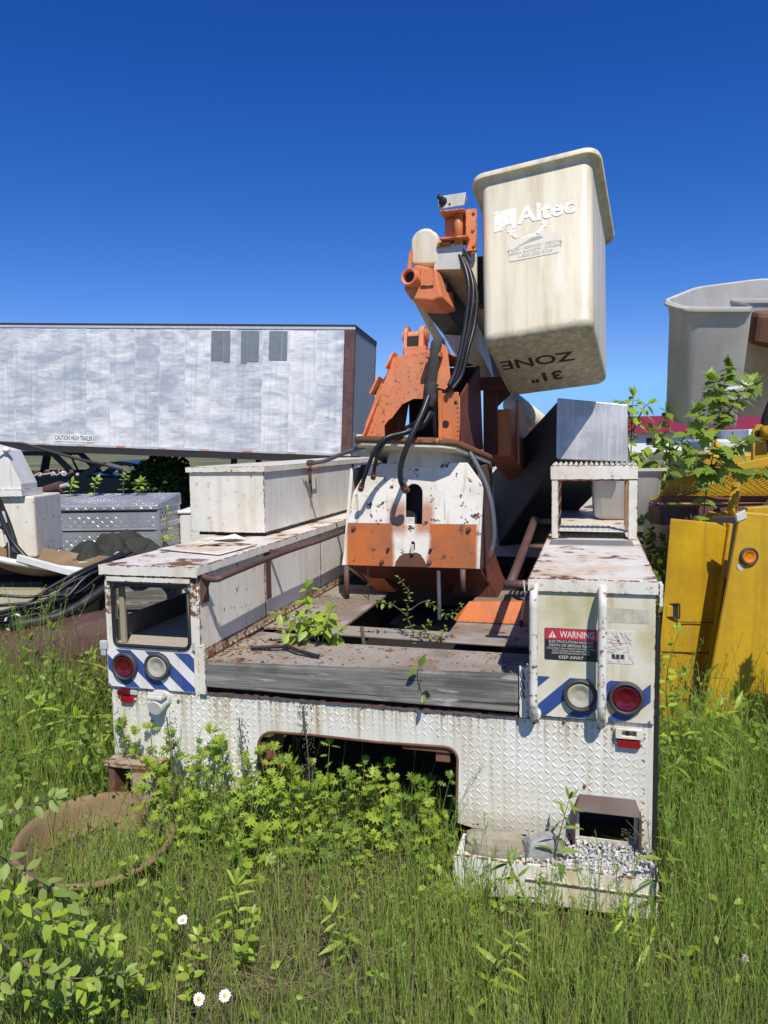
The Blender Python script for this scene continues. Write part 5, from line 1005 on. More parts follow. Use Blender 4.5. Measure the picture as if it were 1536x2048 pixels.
# twin bucket on its arm
tbk = thing('twin_bucket', 'big grey double bucket above the yellow truck', 'bucket', (2.43, 5.0, 1.815)); tbk.rotation_euler = (R(16), 0, R(-4))
def oc(P, z, s_=1.0, dx=0, dy=0): return [(dx + x*s_ - 2.35, dy + y*s_ - 5.0, z - 1.80) for x, y in P]
pp = [(1.82, 4.86), (2.215, 4.80), (2.12, 5.05), (3.10, 4.98), (3.10, 5.6), (2.55, 5.66), (2.06, 5.44), (1.745, 5.06)]
def rnd(P, r, n=3):
    Q = []
    for i in range(len(P)):
        a, b, c_ = Vector(P[i-1]), Vector(P[i]), Vector(P[(i+1) % len(P)]); d1, d2 = (a-b).normalized(), (c_-b).normalized(); p1, p2 = b + d1*r, b + d2*r
        for k_ in range(n+1):
            t_ = k_/n; q = p1*(1-t_)**2 + b*2*t_*(1-t_) + p2*t_*t_; Q.append((q.x, q.y))
    return Q
cen = Vector((2.36, 5.22))
def ring2(s_, z, r=.07): return [(cen.x + (x-cen.x)*s_ - 2.35, cen.y + (y-cen.y)*s_ - 5.0, z - 1.80) for x, y in rnd(pp, r)]
zt = 2.60
tz = lambda L_, k_=.10: [(x, y, z + (y+.1)*k_) for x, y, z in L_]
MB().loft([tz(ring2(.85, 1.84), .1), tz(ring2(.90, 1.90), .1), tz(ring2(.97, 2.50)), tz(ring2(1.0, 2.58)), tz(ring2(1.045, 2.585)), tz(ring2(1.05, 2.60)), tz(ring2(1.03, 2.615)), tz(ring2(.985, 2.61)), tz(ring2(.965, 2.55)), tz(ring2(.87, 1.92))], True, True).build('bucket_shell', GREY_F, tbk, smooth=True).modifiers.new('es', 'EDGE_SPLIT').split_angle = R(45)
MB().loft([[(x + dx, -.13 + dy, z) for x, z in ((-.27, .30), (-.05, .33), (-.05, .24), (-.22, .22))] for dx, dy in ((0, -.05), (.0, .14))], True, True).build('moulded_step', GREY_F, tbk, bevel=.01)
MB().tube(smooth_path([(.02, -.16, .58), (.06, -.2, .36), (.0, -.22, .1), (.01, -.24, -.05)]), .025, 10).build('hose', HOSE, tbk, smooth=True); MB().loft([[(-.10,-.13,.56),(-.10,.0,.56),(-.10,.0,.76),(-.10,-.13,.76)], [(.6,-.13,.42),(.6,.0,.42),(.6,.0,.72),(.6,-.13,.72)]], True, True).build('mount_arm', RUST, tbk, bevel=.03); B('mount_cover', GREY_F, tbk, (.02, .5, -.19, -.135, .40, .58), bevel=.02); MB().tube([(.55, .0, .6), (.60, .1, -.2), (.65, .3, -.6)], .07, 12).build('support_post', RUST, tbk)
# small grey tub behind the frame step
tub = thing('grey_tub', 'small grey fibreglass tub behind the white step frame', 'tub'); 
tp_ = tw(2.37, 2.35, 1.228); tub.location = tp_; tub.rotation_euler = (0, 0, R(-12))
lo2 = []
for w_, d_, z in ((.36, .30, 0), (.40, .34, .02), (.43, .36, .30), (.45, .38, .315), (.49, .42, .318), (.49, .42, .335), (.44, .37, .335), (.42, .35, .31), (.39, .33, .03)): lo2.append([(x, y, z) for x, y in rrect(-w_/2, w_/2, -d_/2, d_/2, .05, 4)])
MB().loft(lo2, True, True).build('tub_shell', GREY_F, tub, smooth=True).modifiers.new('es', 'EDGE_SPLIT').split_angle = R(50)

# ================================================================== far yard on the right
fb = thing('red_roofed_shed', 'long white shed with a dark red metal roof far behind the saplings', 'shed', (18, 100, 0))
B('shed_wall', WALL_W, fb, (0, 60, 0, 14, 0, 2.6), bevel=0); MB().prism([(-1, -1, 2.55), (-1, 7, 5.0), (-1, 15, 2.55)], (62, 0, 0)).build('shed_roof', MAROON, fb)
for i in range(62): B('roof_rib', MAROON, fb, *[(-1 + i, -.94 + i, -1.02, -1.0, 2.5, 2.6)], bevel=0) if i % 3 == 0 else None
for i in range(8): B('shed_window', DARK, fb, (3 + i*7, 5.4 + i*7, -.05, -.01, 1.0, 1.9), bevel=0)
ym = thing('yellow_machine', 'old yellow machine body beyond the saplings', 'machine', (5.4, 11.5, 0)); B('machine_hood', YELLOW, ym, (-.5, .55, 0, 1.6, .6, 1.52), bevel=.05); B('machine_base', RUST, ym, (-.4, 1.5, .05, 1.5, .2, .599)); B('machine_box', RUST_B, ym, (.80, 1.3, .1, 1.4, .6, 1.72), bevel=.03)
for xx in (-.1, 1.1):
    MB().lathe([(.1, -.12), (.28, -.12), (.3, 0), (.28, .12), (.1, .12)], (xx, 0, .3), (0, 1, 0), 20, close=True).build('wheel', BLACK, ym, smooth=True)
bt = thing('white_box_truck', 'white box truck far behind the maple sapling', 'truck', (13.6, 28, 0)); B('cargo_box', WALL_W, bt, (0, 5, 0, 2.4, .9, 2.05), bevel=.03); B('truck_cab', LIGHT_G, bt, (-1.6, -.05, .1, 2.3, .5, 1.7), bevel=.1)
for xx in (-.9, 1.0, 4.0): MB().lathe([(.1, -.15), (.43, -.15), (.45, 0), (.43, .15), (.1, .15)], (xx, .05, .45), (0, 1, 0), 20, close=True).build('wheel', BLACK, bt, smooth=True)
rc_ = thing('red_car', 'faded red car far beyond the mesh platform', 'car', (9.6, 19, 0)); MB().prism([(0,0,.35),(3.8,0,.35),(3.9,0,.8),(3.0,0,.92),(2.4,0,1.35),(1.1,0,1.35),(.6,0,.95),(-.1,0,.85)], (0, 1.7, 0)).build('car_body', MAROON, rc_, bevel=.08)
MB().prism([(.85,-.01,.95),(1.2,-.01,1.28),(2.3,-.01,1.28),(2.75,-.01,.95)], (0, .02, 0)).build('side_window', BLACK, rc_)
for xx in (.75, 3.0): MB().lathe([(.1, -.1), (.3, -.1), (.32, 0), (.3, .1), (.1, .1)], (xx, .02, .32), (0, 1, 0), 20, close=True).build('wheel', BLACK, rc_, smooth=True)
# ================================================================== vegetation
C15, S15 = math.cos(R(15.6)), math.sin(R(15.6))
def to_truck(x, y):
    dx, dy = x + 1.292, y - 3.4086; return dx*C15 - dy*S15, dx*S15 + dy*C15
def fast_mesh(name, V, quads, mat, tint=None):
    V = np.asarray(V, np.float32).reshape(-1, 3); Q = np.asarray(quads, np.int32).reshape(-1, 4)
    me = bpy.data.meshes.new(name); me.vertices.add(len(V)); me.vertices.foreach_set('co', V.ravel())
    me.loops.add(Q.size); me.loops.foreach_set('vertex_index', Q.ravel()); me.polygons.add(len(Q))
    me.polygons.foreach_set('loop_start', np.arange(0, Q.size, 4, dtype=np.int32)); me.polygons.foreach_set('loop_total', np.full(len(Q), 4, np.int32))
    me.polygons.foreach_set('use_smooth', np.ones(len(Q), bool)); me.update(calc_edges=True)
    if tint is not None:
        at = me.attributes.new('tint', 'FLOAT', 'POINT'); at.data.foreach_set('value', np.asarray(tint, np.float32))
    me.materials.append(mat); return me
def blades(px, py, h, wd, lean, tint, z0=None, seg=5):
    n = len(px); az = RNG.uniform(0, 2*np.pi, n); fa = RNG.uniform(0, np.pi, n); t = np.linspace(0, 1, seg)
    z0 = np.zeros(n) if z0 is None else z0
    wv = RNG.normal(0, .035, (n, 2))
    cx = px[:, None] + (lean*h*np.cos(az))[:, None]*t**2 + wv[:, :1]*h[:, None]*np.sin(t*5)
    cy = py[:, None] + (lean*h*np.sin(az))[:, None]*t**2 + wv[:, 1:]*h[:, None]*np.sin(t*4)
    cz = z0[:, None] + h[:, None]*t*(1 - .35*np.minimum(lean, 1.2)[:, None]*t)
    hw = wd[:, None]*(1 - t**1.6)*.5 + .0003
    ox, oy = np.cos(fa)[:, None]*hw, np.sin(fa)[:, None]*hw
    V = np.stack([np.stack([cx-ox, cy-oy, cz], -1), np.stack([cx+ox, cy+oy, cz], -1)], 2)   # n,seg,2,3
    b = (np.arange(n)*seg*2)[:, None] + np.arange(seg-1)[None]*2
    Q = np.stack([b, b+1, b+3, b+2], -1)
    return V.reshape(-1, 3), Q.reshape(-1, 4), np.repeat(tint, seg*2)
def gather(parts, name, mat):
    Vs, Qs, Ts, off = [], [], [], 0
    for V, Q, T_ in parts: Vs.append(V); Qs.append(Q + off); Ts.append(T_); off += len(V)
    return obj(name, fast_mesh(name, np.concatenate(Vs), np.concatenate(Qs), mat, np.concatenate(Ts)))
def patch(x, y, s, seed): return np.array([mnoise.noise(Vector((a*s, b*s, seed))) for a, b in zip(x, y)])
def keep_out(x, y):
    dx, dy = x + 1.292, y - 3.4086; lx, ly = dx*C15 - dy*S15, dx*S15 + dy*C15
    inside = (lx > -.03) & (lx < 2.43) & (ly > .0) & ~((lx > .76) & (lx < 1.62) & (ly < .22))
    step = (lx > 1.63) & (lx < 2.42) & (ly > -.235) & (ly < .01)
    yel = (y > 3.78) & (x > 1.68 + (y-3.8)*.1) & (y < 6.3)
    ring = np.abs(np.hypot(x + 1.22, y - 2.98) - .30) < .03
    return inside | step | yel | ring
def field(n, xr, yr, dens=None, beside=False):
    x, y = RNG.uniform(*xr, n), RNG.uniform(*yr, n); k_ = ~keep_out(x, y)
    # only where the view reaches
    w_ = np.abs(x) < .60*y + .35
    k_ &= (~w_ if beside else w_)
    x, y = x[k_], y[k_]
    if dens is not None:
        k_ = RNG.random(len(x)) < dens(x, y); x, y = x[k_], y[k_]
    return x, y
def thatch(x, y): return np.exp(-(((x + .28)/.42)**2 + ((y - 2.92)/.30)**2)) + .8*np.exp(-(((x + .35)/.25)**2 + ((y - 2.25)/.15)**2))
def tall(x, y):
    """height of the sward in metres"""
    h = .20 + .10*np.clip((y-2.0)/1.4, 0, 1)
    h = h + .05*np.clip((x-.15)/.5, 0, 1)*np.clip((y-2.1)/.6, 0, 1)*np.clip((3.3-y)/.4, 0, 1)      # in front of the step
    h = h - .13*np.exp(-(((x - .62)/.36)**4 + ((y - 2.52)/.20)**4)); h = h + .36*np.clip((-x-1.25)/.5, 0, 1)*np.clip((y-3.1)/.6, 0, 1)                              # bank beside the hood
    h = h + .18*np.clip((x-1.0)/.3, 0, 1)*np.clip((y-2.6)/.6, 0, 1)
    h = h - .08*thatch(x, y)
    h = h + .06*np.exp(-(((x + .5)/.7)**2 + ((y - 3.1)/.25)**2)); ins = np.hypot(x + 1.22, y - 2.98) < .26; h = np.where(ins, .17, h); h = h - .10*np.exp(-(((x + 1.2)/.35)**2 + ((y - 2.6)/.14)**2))
    return h
parts = []
x, y = field(80000, (-2.9, 2.6), (1.75, 4.7), lambda x, y: np.clip(.95 - .75*thatch(x, y) + .9*patch(x, y, 2.1, 4), .08, 1))
H = tall(x, y)*RNG.uniform(.45, 1.15, len(x))*(1 + .55*patch(x, y, 2.4, 9)); near = np.clip(y/2.6, .75, 1.2)
parts.append(blades(x, y, H, RNG.uniform(.0018, .0044, len(x))*near, np.abs(RNG.normal(.16, .17, len(x))), np.clip(RNG.normal(.02, .22, len(x)) + .55*patch(x, y, 1.4, 77), -.5, .75)))
x, y = field(9000, (-3.5, 4.5), (4.7, 9), None); parts.append(blades(x, y, RNG.uniform(.2, .55, len(x)), RNG.uniform(.005, .012, len(x)), np.abs(RNG.normal(.25, .2, len(x))), RNG.normal(0, .2, len(x)), seg=4))
x, y = field(60000, (-5.5, 4.5), (.6, 6.0), None, True); H = np.clip(tall(x, y), .1, .5)*RNG.uniform(.5, 1.15, len(x)); parts.append(blades(x, y, H, RNG.uniform(.003, .007, len(x)), np.abs(RNG.normal(.2, .2, len(x))), np.clip(RNG.normal(.02, .24, len(x)), -.5, .75), seg=4))
o = gather(parts, 'grass', GRASS); tag(o, 'rank green grass all over the yard', None, None, 'stuff')
# seed stalks with loose heads
x, y = field(2600, (-2.6, 2.4), (1.9, 4.3), lambda x, y: np.clip(.7 - thatch(x, y) + .7*patch(x, y, 1.3, 2), .03, 1))
xs2, ys2 = field(110, (.15, 1.25), (2.35, 2.85)); x, y = np.concatenate([x, xs2]), np.concatenate([y, ys2])
H = np.maximum(tall(x, y) + .10, np.where((x > .15) & (x < 1.25) & (y < 2.9) & (y > 2.35), .24, 0))*RNG.uniform(.75, 1.35, len(x)); sp = []
az = RNG.uniform(0, 6.28, len(x)); ln = np.abs(RNG.normal(.18, .12, len(x)))
sv_, sq_, st2 = [], [], []
st_parts = []
tz_ = np.linspace(0, 1, 6); V = []
cx = x[:, None] + (ln*H*np.cos(az))[:, None]*tz_**2; cy = y[:, None] + (ln*H*np.sin(az))[:, None]*tz_**2; cz = H[:, None]*tz_
hw = .0011; V = np.stack([np.stack([cx-hw, cy, cz], -1), np.stack([cx+hw, cy, cz], -1)], 2).reshape(-1, 3)
b = (np.arange(len(x))*12)[:, None] + np.arange(5)[None]*2; Q = np.stack([b, b+1, b+3, b+2], -1).reshape(-1, 4)
st_parts.append((V, Q, np.full(len(V), .1)))
for k_ in range(14):
    tt_ = RNG.uniform(.80, 1.0, len(x)); px = x + ln*H*np.cos(az)*tt_**2; py = y + ln*H*np.sin(az)*tt_**2; pz = H*tt_
    d = RNG.normal(0, 1, (len(x), 3)); d[:, 2] = np.abs(d[:, 2]) + .5; d /= np.linalg.norm(d, axis=1)[:, None]; L_ = RNG.uniform(.010, .024, len(x))*(1.25 - tt_)*3.2
    s_ = np.cross(d, RNG.normal(0, 1, (len(x), 3))); s_ /= np.linalg.norm(s_, axis=1)[:, None]; w_ = .0014
    p = np.stack([px, py, pz], -1); e_ = p + d*L_[:, None]
    V = np.stack([p - s_*.0004, p + s_*.0004, e_ + s_*w_, e_ - s_*w_], 1).reshape(-1, 3); Q = np.arange(len(V)).reshape(-1, 4); st_parts.append((V, Q, np.full(len(V), .35)))
o = gather(st_parts, 'grass_seed_heads', GRASS); tag(o, 'thin flowering grass stalks with loose seed heads', None, None, 'stuff')
# dry straw and thatch on the ground
x, y = field(26000, (-2.4, 2.2), (1.8, 4.0), lambda x, y: np.clip(.10 + thatch(x, y), 0, 1)); n = len(x)
parts = [blades(x, y, RNG.uniform(.05, .20, n), RNG.uniform(.0015, .0035, n), RNG.uniform(.9, 2.2, n), RNG.normal(0, .3, n), z0=RNG.uniform(.0, .02, n), seg=4)]
x, y = field(7000, (-2.4, 2.2), (1.8, 4.0), lambda x, y: np.clip(.5 + .8*patch(x, y, 1.8, 61), .05, 1)); n = len(x); parts.append(blades(x, y, (tall(x, y) + .04)*RNG.uniform(.5, 1.25, n), RNG.uniform(.0012, .0026, n), np.abs(RNG.normal(.25, .3, n)), RNG.normal(0, .3, n)))
o = gather(parts, 'dry_thatch', STRAW); tag(o, 'dry straw and dead stems lying between the weeds', None, None, 'stuff')
# small-leaved ground cover
def leaf_cards(x, y, z, size, tint, upness=.9):
    n = len(x); a = RNG.uniform(0, 6.28, n); nn = np.stack([RNG.normal(0, .55, n), RNG.normal(-.1, .55, n), np.full(n, upness)], -1); nn /= np.linalg.norm(nn, axis=1)[:, None]
    d = np.stack([np.cos(a), np.sin(a), RNG.normal(0, .3, n)], -1); d -= nn*(d*nn).sum(1)[:, None]; d /= np.linalg.norm(d, axis=1)[:, None]; s_ = np.cross(d, nn)
    p = np.stack([x, y, z], -1); L_ = size[:, None]; W_ = L_*.30
    pts = [p, p + d*L_*.30 + s_*W_ + nn*L_*.06, p + d*L_*.72 + s_*W_*.75 + nn*L_*.04, p + d*L_ - nn*L_*.10, p + d*L_*.72 - s_*W_*.75 + nn*L_*.04, p + d*L_*.30 - s_*W_ + nn*L_*.06]
    V = np.stack(pts, 1).reshape(-1, 3); b = np.arange(n)*6; Q = np.concatenate([np.stack([b, b+1, b+2, b+3], -1), np.stack([b, b+3, b+4, b+5], -1)]); return V, Q, np.repeat(tint, 6)
x, y = field(15000, (-2.6, 2.3), (1.85, 4.4), lambda x, y: np.clip(.30 + .9*patch(x, y, 1.5, 21) + .5*np.exp(-(((x+.35)/.7)**2 + ((y-3.05)/.35)**2)), .02, 1)); n = len(x)
parts = [leaf_cards(x, y, RNG.uniform(.02, .22, n)*(.6 + tall(x, y)), RNG.uniform(.014, .036, n), RNG.normal(.0, .2, n))]
parts2 = []
x, y = field(14000, (-2.6, 2.3), (1.85, 4.2), lambda x, y: np.where(np.hypot(x + 1.22, y - 2.98) < .33, 0, np.clip(1.5*patch(x, y, 2.0, 51) - .15 + .4*np.clip(-x-.2, 0, 1), .0, 1))); n = len(x)
parts2.append(leaf_cards(x, y, RNG.uniform(.03, .26, n)*(.6 + tall(x, y)), RNG.uniform(.018, .045, n), RNG.normal(.0, .25, n)))
o = gather(parts2, 'clover_patches', LEAF_Y); tag(o, 'bright yellow-green herb patches through the grass', None, None, 'stuff')
o = gather(parts, 'ground_cover_leaves', LEAF_G); tag(o, 'low broad-leaved ground cover between the grass', None, None, 'stuff')
x, y = field(9000, (-2.9, -1.0), (3.1, 4.5), lambda x, y: np.clip(.25 + .9*patch(x, y, 2.2, 31), .03, 1)); n = len(x)
parts = [leaf_cards(x, y, RNG.uniform(.15, .62, n), RNG.uniform(.02, .05, n), RNG.normal(.0, .25, n), .7)]
x, y = field(2500, (1.15, 2.3), (3.0, 4.4), None); n = len(x); parts.append(leaf_cards(x, y, RNG.uniform(.05, .5, n), RNG.uniform(.02, .045, n), RNG.normal(0, .25, n), .7))
o = gather(parts, 'weed_bank_leaves', LEAF_G); tag(o, 'tangled leaves of the weed banks either side of the truck', None, None, 'stuff')

# ---- leaf shapes, base at the origin, pointing +Y, face up +Z
def leaf_mesh(name, half, droop=.12, fold=.10):
    """half: list of (y, half width); symmetric, folded on the midrib"""
    V, F = [], []; n = len(half)
    for y_, w_ in half: zz = -droop*y_*y_; V += [(0, y_, zz), (w_, y_, zz + fold*w_*2), (-w_, y_, zz + fold*w_*2)]
    for i in range(n-1):
        a, b = i*3, (i+1)*3; F += [(a, a+1, b+1, b), (a, b, b+2, a+2)]
    me = bpy.data.meshes.new(name); me.from_pydata(V, [], F); me.update(); me.polygons.foreach_set('use_smooth', [True]*len(F)); return me
def lobed(name, pts, c=(0, .35), droop=.12):
    V = [(c[0], c[1], .03)] + [(x_, y_, -droop*(x_*x_ + y_*y_)) for x_, y_ in pts]; F = [(0, i, i+1) for i in range(1, len(pts))] + [(0, len(pts), 1)]
    me = bpy.data.meshes.new(name); me.from_pydata(V, [], F); me.update(); return me
OV = [(0, .01), (.15, .16), (.35, .25), (.55, .24), (.78, .14), (1, .01)]
LN = [(0, .01), (.2, .07), (.5, .10), (.8, .055), (1, .005)]
MPR = [(0, 0), (.10, .02), (.42, -.02), (.30, .14), (.58, .30), (.36, .34), (.40, .50), (.22, .46), (.28, .68), (.14, .66), (0, 1.0)]
MUG = [(0, 0), (.05, .18), (.26, .26), (.12, .34), (.10, .42), (.36, .58), (.16, .60), (.13, .66), (.28, .86), (.10, .80), (0, 1.0)]
def mirror(p): return p + [(-x_, y_) for x_, y_ in p[-2:0:-1]]
def leafset(shape, mat):
    k_ = (shape, mat.name)
    if k_ not in LS:
        me = leaf_mesh('leaf', OV) if shape == 'ovate' else leaf_mesh('leaf', LN, .3) if shape == 'lance' else lobed('leaf', mirror(MPR), (0, .3)) if shape == 'maple' else lobed('leaf', mirror(MUG), (0, .45))
        me.materials.append(mat); LS[k_] = me
    return LS[k_]
LS = {}
def put_leaf(par, me, p, d, size, nrm=None, name='leaf'):
    d = Vector(d).normalized(); n_ = Vector(nrm) if nrm is not None else Vector((random.gauss(0, .35), random.gauss(-.35, .3), 1)); xax = d.cross(n_)
    if xax.length < .05: xax = d.orthogonal()
    xax.normalize(); n_ = xax.cross(d); m_ = Matrix((xax, d, n_)).transposed().to_4x4() @ Matrix.Diagonal((size, size, size, 1)); m_.translation = p
    o = bpy.data.objects.new(name, me); COL.objects.link(o); o.parent = par; o.matrix_local = m_; return o
def grow(par, path, shape, mat, size, every, r0=.004, stem=STEM, droop=.2, tipn=2, start=.15, opposite=False, jit=.35, name='stem'):
    P = smooth_path(path, 5); n = len(P); MB().tube(P, [r0*(1 - .75*i/(n-1)) for i in range(n)], 6).build(name, stem, par, smooth=True)
    L_ = sum((P[i+1]-P[i]).length for i in range(n-1)); acc = 0; nxt = L_*start; side = random.random()*6.28
    for i in range(n-1):
        d = P[i+1]-P[i]; acc += d.length
        if acc >= nxt:
            nxt += every*random.uniform(.8, 1.2); u = d.normalized().orthogonal().normalized(); v = d.normalized().cross(u)
            for k_ in range(2 if opposite else 1):
                a = side + k_*math.pi; o_ = (u*math.cos(a) + v*math.sin(a)); dr = o_ + d.normalized()*.35 + Vector((random.gauss(0, jit*.5), random.gauss(0, jit*.5), -droop + random.gauss(0, jit*.4)))
                put_leaf(par, leafset(shape, mat), P[i+1] + o_*r0, dr, size*random.uniform(.65, 1.15)*(1.0 if acc < L_*.8 else .75))
            side += 2.2 if not opposite else 1.57
    dn = (P[-1]-P[-2]).normalized()
    for k_ in range(tipn): put_leaf(par, leafset(shape, mat), P[-1], dn + Vector((random.gauss(0, .5), random.gauss(0, .5), random.gauss(0, .2))), size*.7)
def plant(name, label, cat, loc, group=None): return thing(name, label, cat, loc, 0, group)

# deck sapling (compound young leaves)
def local(pts, base): return [Vector(tw(*p)) - Vector(base) for p in pts]
b0 = tw(.89, .42, .772); s1 = plant('deck_sapling', 'bright green sapling sprouting through the truck deck by the kick plate', 'sapling', b0)
for pts in ([(.89,.42,.772),(.87,.40,.90),(.85,.37,1.0),(.86,.35,1.07)], [(.89,.42,.772),(.84,.38,.88),(.77,.34,.94),(.72,.32,.95)], [(.90,.42,.772),(.93,.38,.87),(.96,.36,.93),(.97,.34,.97)], [(.88,.42,.772),(.80,.39,.83),(.74,.36,.85)], [(.90,.42,.772),(.97,.42,.83),(1.0,.40,.86)]):
    grow(s1, local(pts, b0), 'ovate', LEAF_Y, .078, .027, .004, droop=.5, tipn=3, start=.3, opposite=True)
b0 = tw(1.318, .60, .60); s2 = plant('thorny_twig', 'thin branching twig with small round leaves growing out of the deck slot', 'sapling', b0)
for pts in ([(1.318,.60,.60),(1.315,.60,.80),(1.285,.59,.91),(1.30,.58,1.02),(1.27,.57,1.07),(1.25,.57,1.10)], [(1.29,.59,.90),(1.22,.57,.96),(1.16,.56,.97),(1.09,.55,.985)], [(1.295,.59,.93),(1.38,.57,.985),(1.43,.57,.96),(1.50,.56,.92),(1.56,.55,.975)], [(1.315,.60,.78),(1.38,.59,.82),(1.44,.58,.80),(1.48,.57,.86)], [(1.315,.60,.70),(1.34,.58,.79),(1.40,.57,.88)]):
    grow(s2, local(pts, b0), 'ovate', LEAF_G, .030, .022, .003, TWIG, droop=.1, tipn=2, start=.35, opposite=True)
b0 = tw(1.09, .48, .70); s3 = plant('dead_stub', 'short dead stick standing in the deck slot', 'stick', b0); MB().tube([(0, 0, 0), (.004, -.01, .08), (-.004, -.015, .17)], [.011, .010, .009], 8).build('stub', TWIG, s3)
b0 = tw(1.50, -.02, .80); s4 = plant('plank_sprig', 'small leafy sprig hanging over the front of the plank', 'sprig', b0); grow(s4, local([(1.48,.02,.835),(1.49,-.05,.845),(1.51,-.06,.79),(1.515,-.06,.74)], b0), 'ovate', LEAF_G, .055, .035, .0025, droop=.6, tipn=2)
b0 = tw(.80, .22, .79); s5 = plant('wiper_arm', 'bent black wiper arm lying on the deck', 'wiper arm', b0); MB().tube(local([(.62,.22,.805),(.76,.25,.812),(.78,.26,.815)], b0), .010, 6).build('arm', BLACK, s5); MB().tube(local([(.78,.26,.815),(.86,.20,.812),(.98,.16,.803)], b0), .010, 6).build('arm', BLACK, s5); MB().lathe([(0,0),(.016,0),(.016,.02),(0,.02)], local([(.78,.26,.80)], b0)[0], (0,0,1), 10).build('pivot', BLACK, s5)
for i, (x_, y_, a_) in enumerate(((.70, .30, .3), (.63, .16, 1.2), (.95, .62, 2.0))):
    b0 = tw(x_, y_, .79); q = MB(); q.add([(random.uniform(-.05, .05), random.uniform(-.03, .03), .004 + .006*k_) for k_ in range(5)], [(0, 1, 2), (2, 3, 4), (0, 2, 4)]); 
# saplings beside the yellow truck
b0 = (1.83, 4.35, .0)
s6 = plant('maple_sapling', 'maple sapling in front of the grey double bucket', 'sapling', b0)
def rel(P, b): return [Vector(p) - Vector(b) for p in P]
for pts in ([(1.83,4.35,.0),(1.83,4.33,.8),(1.84,4.28,1.4),(1.86,4.22,1.7),(1.89,4.2,2.0),(1.91,4.18,2.14)], [(1.85,4.26,1.55),(1.92,4.2,1.68),(2.02,4.16,1.73)], [(1.84,4.27,1.5),(1.76,4.22,1.62),(1.71,4.2,1.68)], [(1.87,4.21,1.8),(1.97,4.16,1.98),(2.03,4.15,2.05)], [(1.86,4.22,1.75),(1.78,4.18,1.82),(1.75,4.17,1.90)], [(1.88,4.2,1.9),(1.82,4.15,2.03),(1.80,4.14,2.07)], [(1.85,4.25,1.6),(1.95,4.2,1.58),(2.10,4.16,1.55)]):
    grow(s6, rel(pts, b0), 'maple', LEAF_G, .115, .036, .006, TWIG, droop=.6, tipn=3, start=.55 if pts[0][2] < .1 else .2, opposite=True)
b0 = (1.66, 5.05, 0); s7 = plant('ash_sapling', 'tall slender sapling beside the alloy box end', 'sapling', b0)
for pts in ([(1.66,5.05,0),(1.66,5.0,1.0),(1.65,5.0,1.6),(1.645,4.98,1.85),(1.65,4.97,2.03)], [(1.65,5.0,1.62),(1.60,4.95,1.74),(1.57,4.93,1.78)], [(1.65,5.0,1.55),(1.72,4.95,1.68),(1.76,4.93,1.70)], [(1.65,4.98,1.8),(1.71,4.95,1.95),(1.74,4.94,1.98)], [(1.648,4.98,1.85),(1.59,4.95,1.98),(1.56,4.94,2.0)], [(1.65,5.0,1.5),(1.70,4.96,1.55),(1.78,4.94,1.56)]):
    grow(s7, rel(pts, b0), 'ovate', LEAF_Y, .105, .032, .006, TWIG, droop=.75, tipn=3, start=.72 if pts[0][2] < .1 else .25, opposite=True)
b0 = (1.93, 5.12, 0); s8 = plant('ash_sapling', 'bushier sapling between the alloy box end and the maple', 'sapling', b0)
for pts in ([(1.93,5.12,0),(1.93,5.05,1.0),(1.91,5.0,1.5),(1.89,4.98,1.8),(1.87,4.96,1.92)], [(1.91,5.0,1.6),(1.83,4.95,1.76),(1.78,4.93,1.80)], [(1.91,5.0,1.62),(2.0,4.95,1.78),(2.04,4.93,1.80)], [(1.92,5.0,1.5),(1.83,4.95,1.58),(1.77,4.93,1.56)], [(1.92,5.0,1.45),(2.0,4.95,1.52),(2.05,4.93,1.50)]):
    grow(s8, rel(pts, b0), 'ovate', LEAF_G, .105, .032, .006, TWIG, droop=.75, tipn=3, start=.68 if pts[0][2] < .1 else .2, opposite=True)
# bush between the trucks, foliage as one mass
def bush(name, label, loc, rx, ry, rz, n, size, mat, cat='bush', stems=6, low=.0):
    th_ = plant(name, label, cat, loc); u = RNG.normal(0, 1, (n, 3)); u /= np.linalg.norm(u, axis=1)[:, None]; r_ = RNG.uniform(.45, 1.0, n)**.6
    cl_ = np.array([1 + .35*mnoise.noise(Vector((a*2.2, b*2.2, c_*2.2))) for a, b, c_ in u]); r_ *= cl_; P = u*r_[:, None]*np.array([rx, ry, rz]); P[:, 2] += rz + low
    V, Q, T_ = leaf_cards(P[:, 0], P[:, 1], P[:, 2], RNG.uniform(.6, 1.2, n)*size, RNG.normal(0, .2, n), .5); f = obj('foliage', fast_mesh('foliage', V, Q, mat, T_), None, th_); f['kind'] = 'stuff'
    for i in range(stems):
        a = 6.28*i/stems; MB().tube([(.04*math.cos(a), .04*math.sin(a), 0), (rx*.3*math.cos(a), ry*.3*math.sin(a), rz*.8 + low), (rx*.6*math.cos(a), ry*.6*math.sin(a), rz*1.5 + low)], [.014, .009, .003], 6).build('stem', TWIG, th_)
    return th_
bush('leafy_bush', 'dark leafy bush in the gap between the white and yellow trucks', (1.66, 4.75, 0), .24, .30, .60, 1500, .055, LEAF_G)
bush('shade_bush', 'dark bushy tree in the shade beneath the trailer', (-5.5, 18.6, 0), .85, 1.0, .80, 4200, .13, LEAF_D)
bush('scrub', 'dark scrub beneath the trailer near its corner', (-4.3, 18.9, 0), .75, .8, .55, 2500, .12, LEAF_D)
bush('fence_scrub', 'low green scrub far behind the yellow machine', (7.0, 15.5, 0), 2.4, .8, .70, 3500, .12, LEAF_G)
b0 = (-2.12, 6.45, .0); v1 = plant('climbing_vine', 'yellow-green vine climbing the end of the tread-plate chest', 'vine', b0)
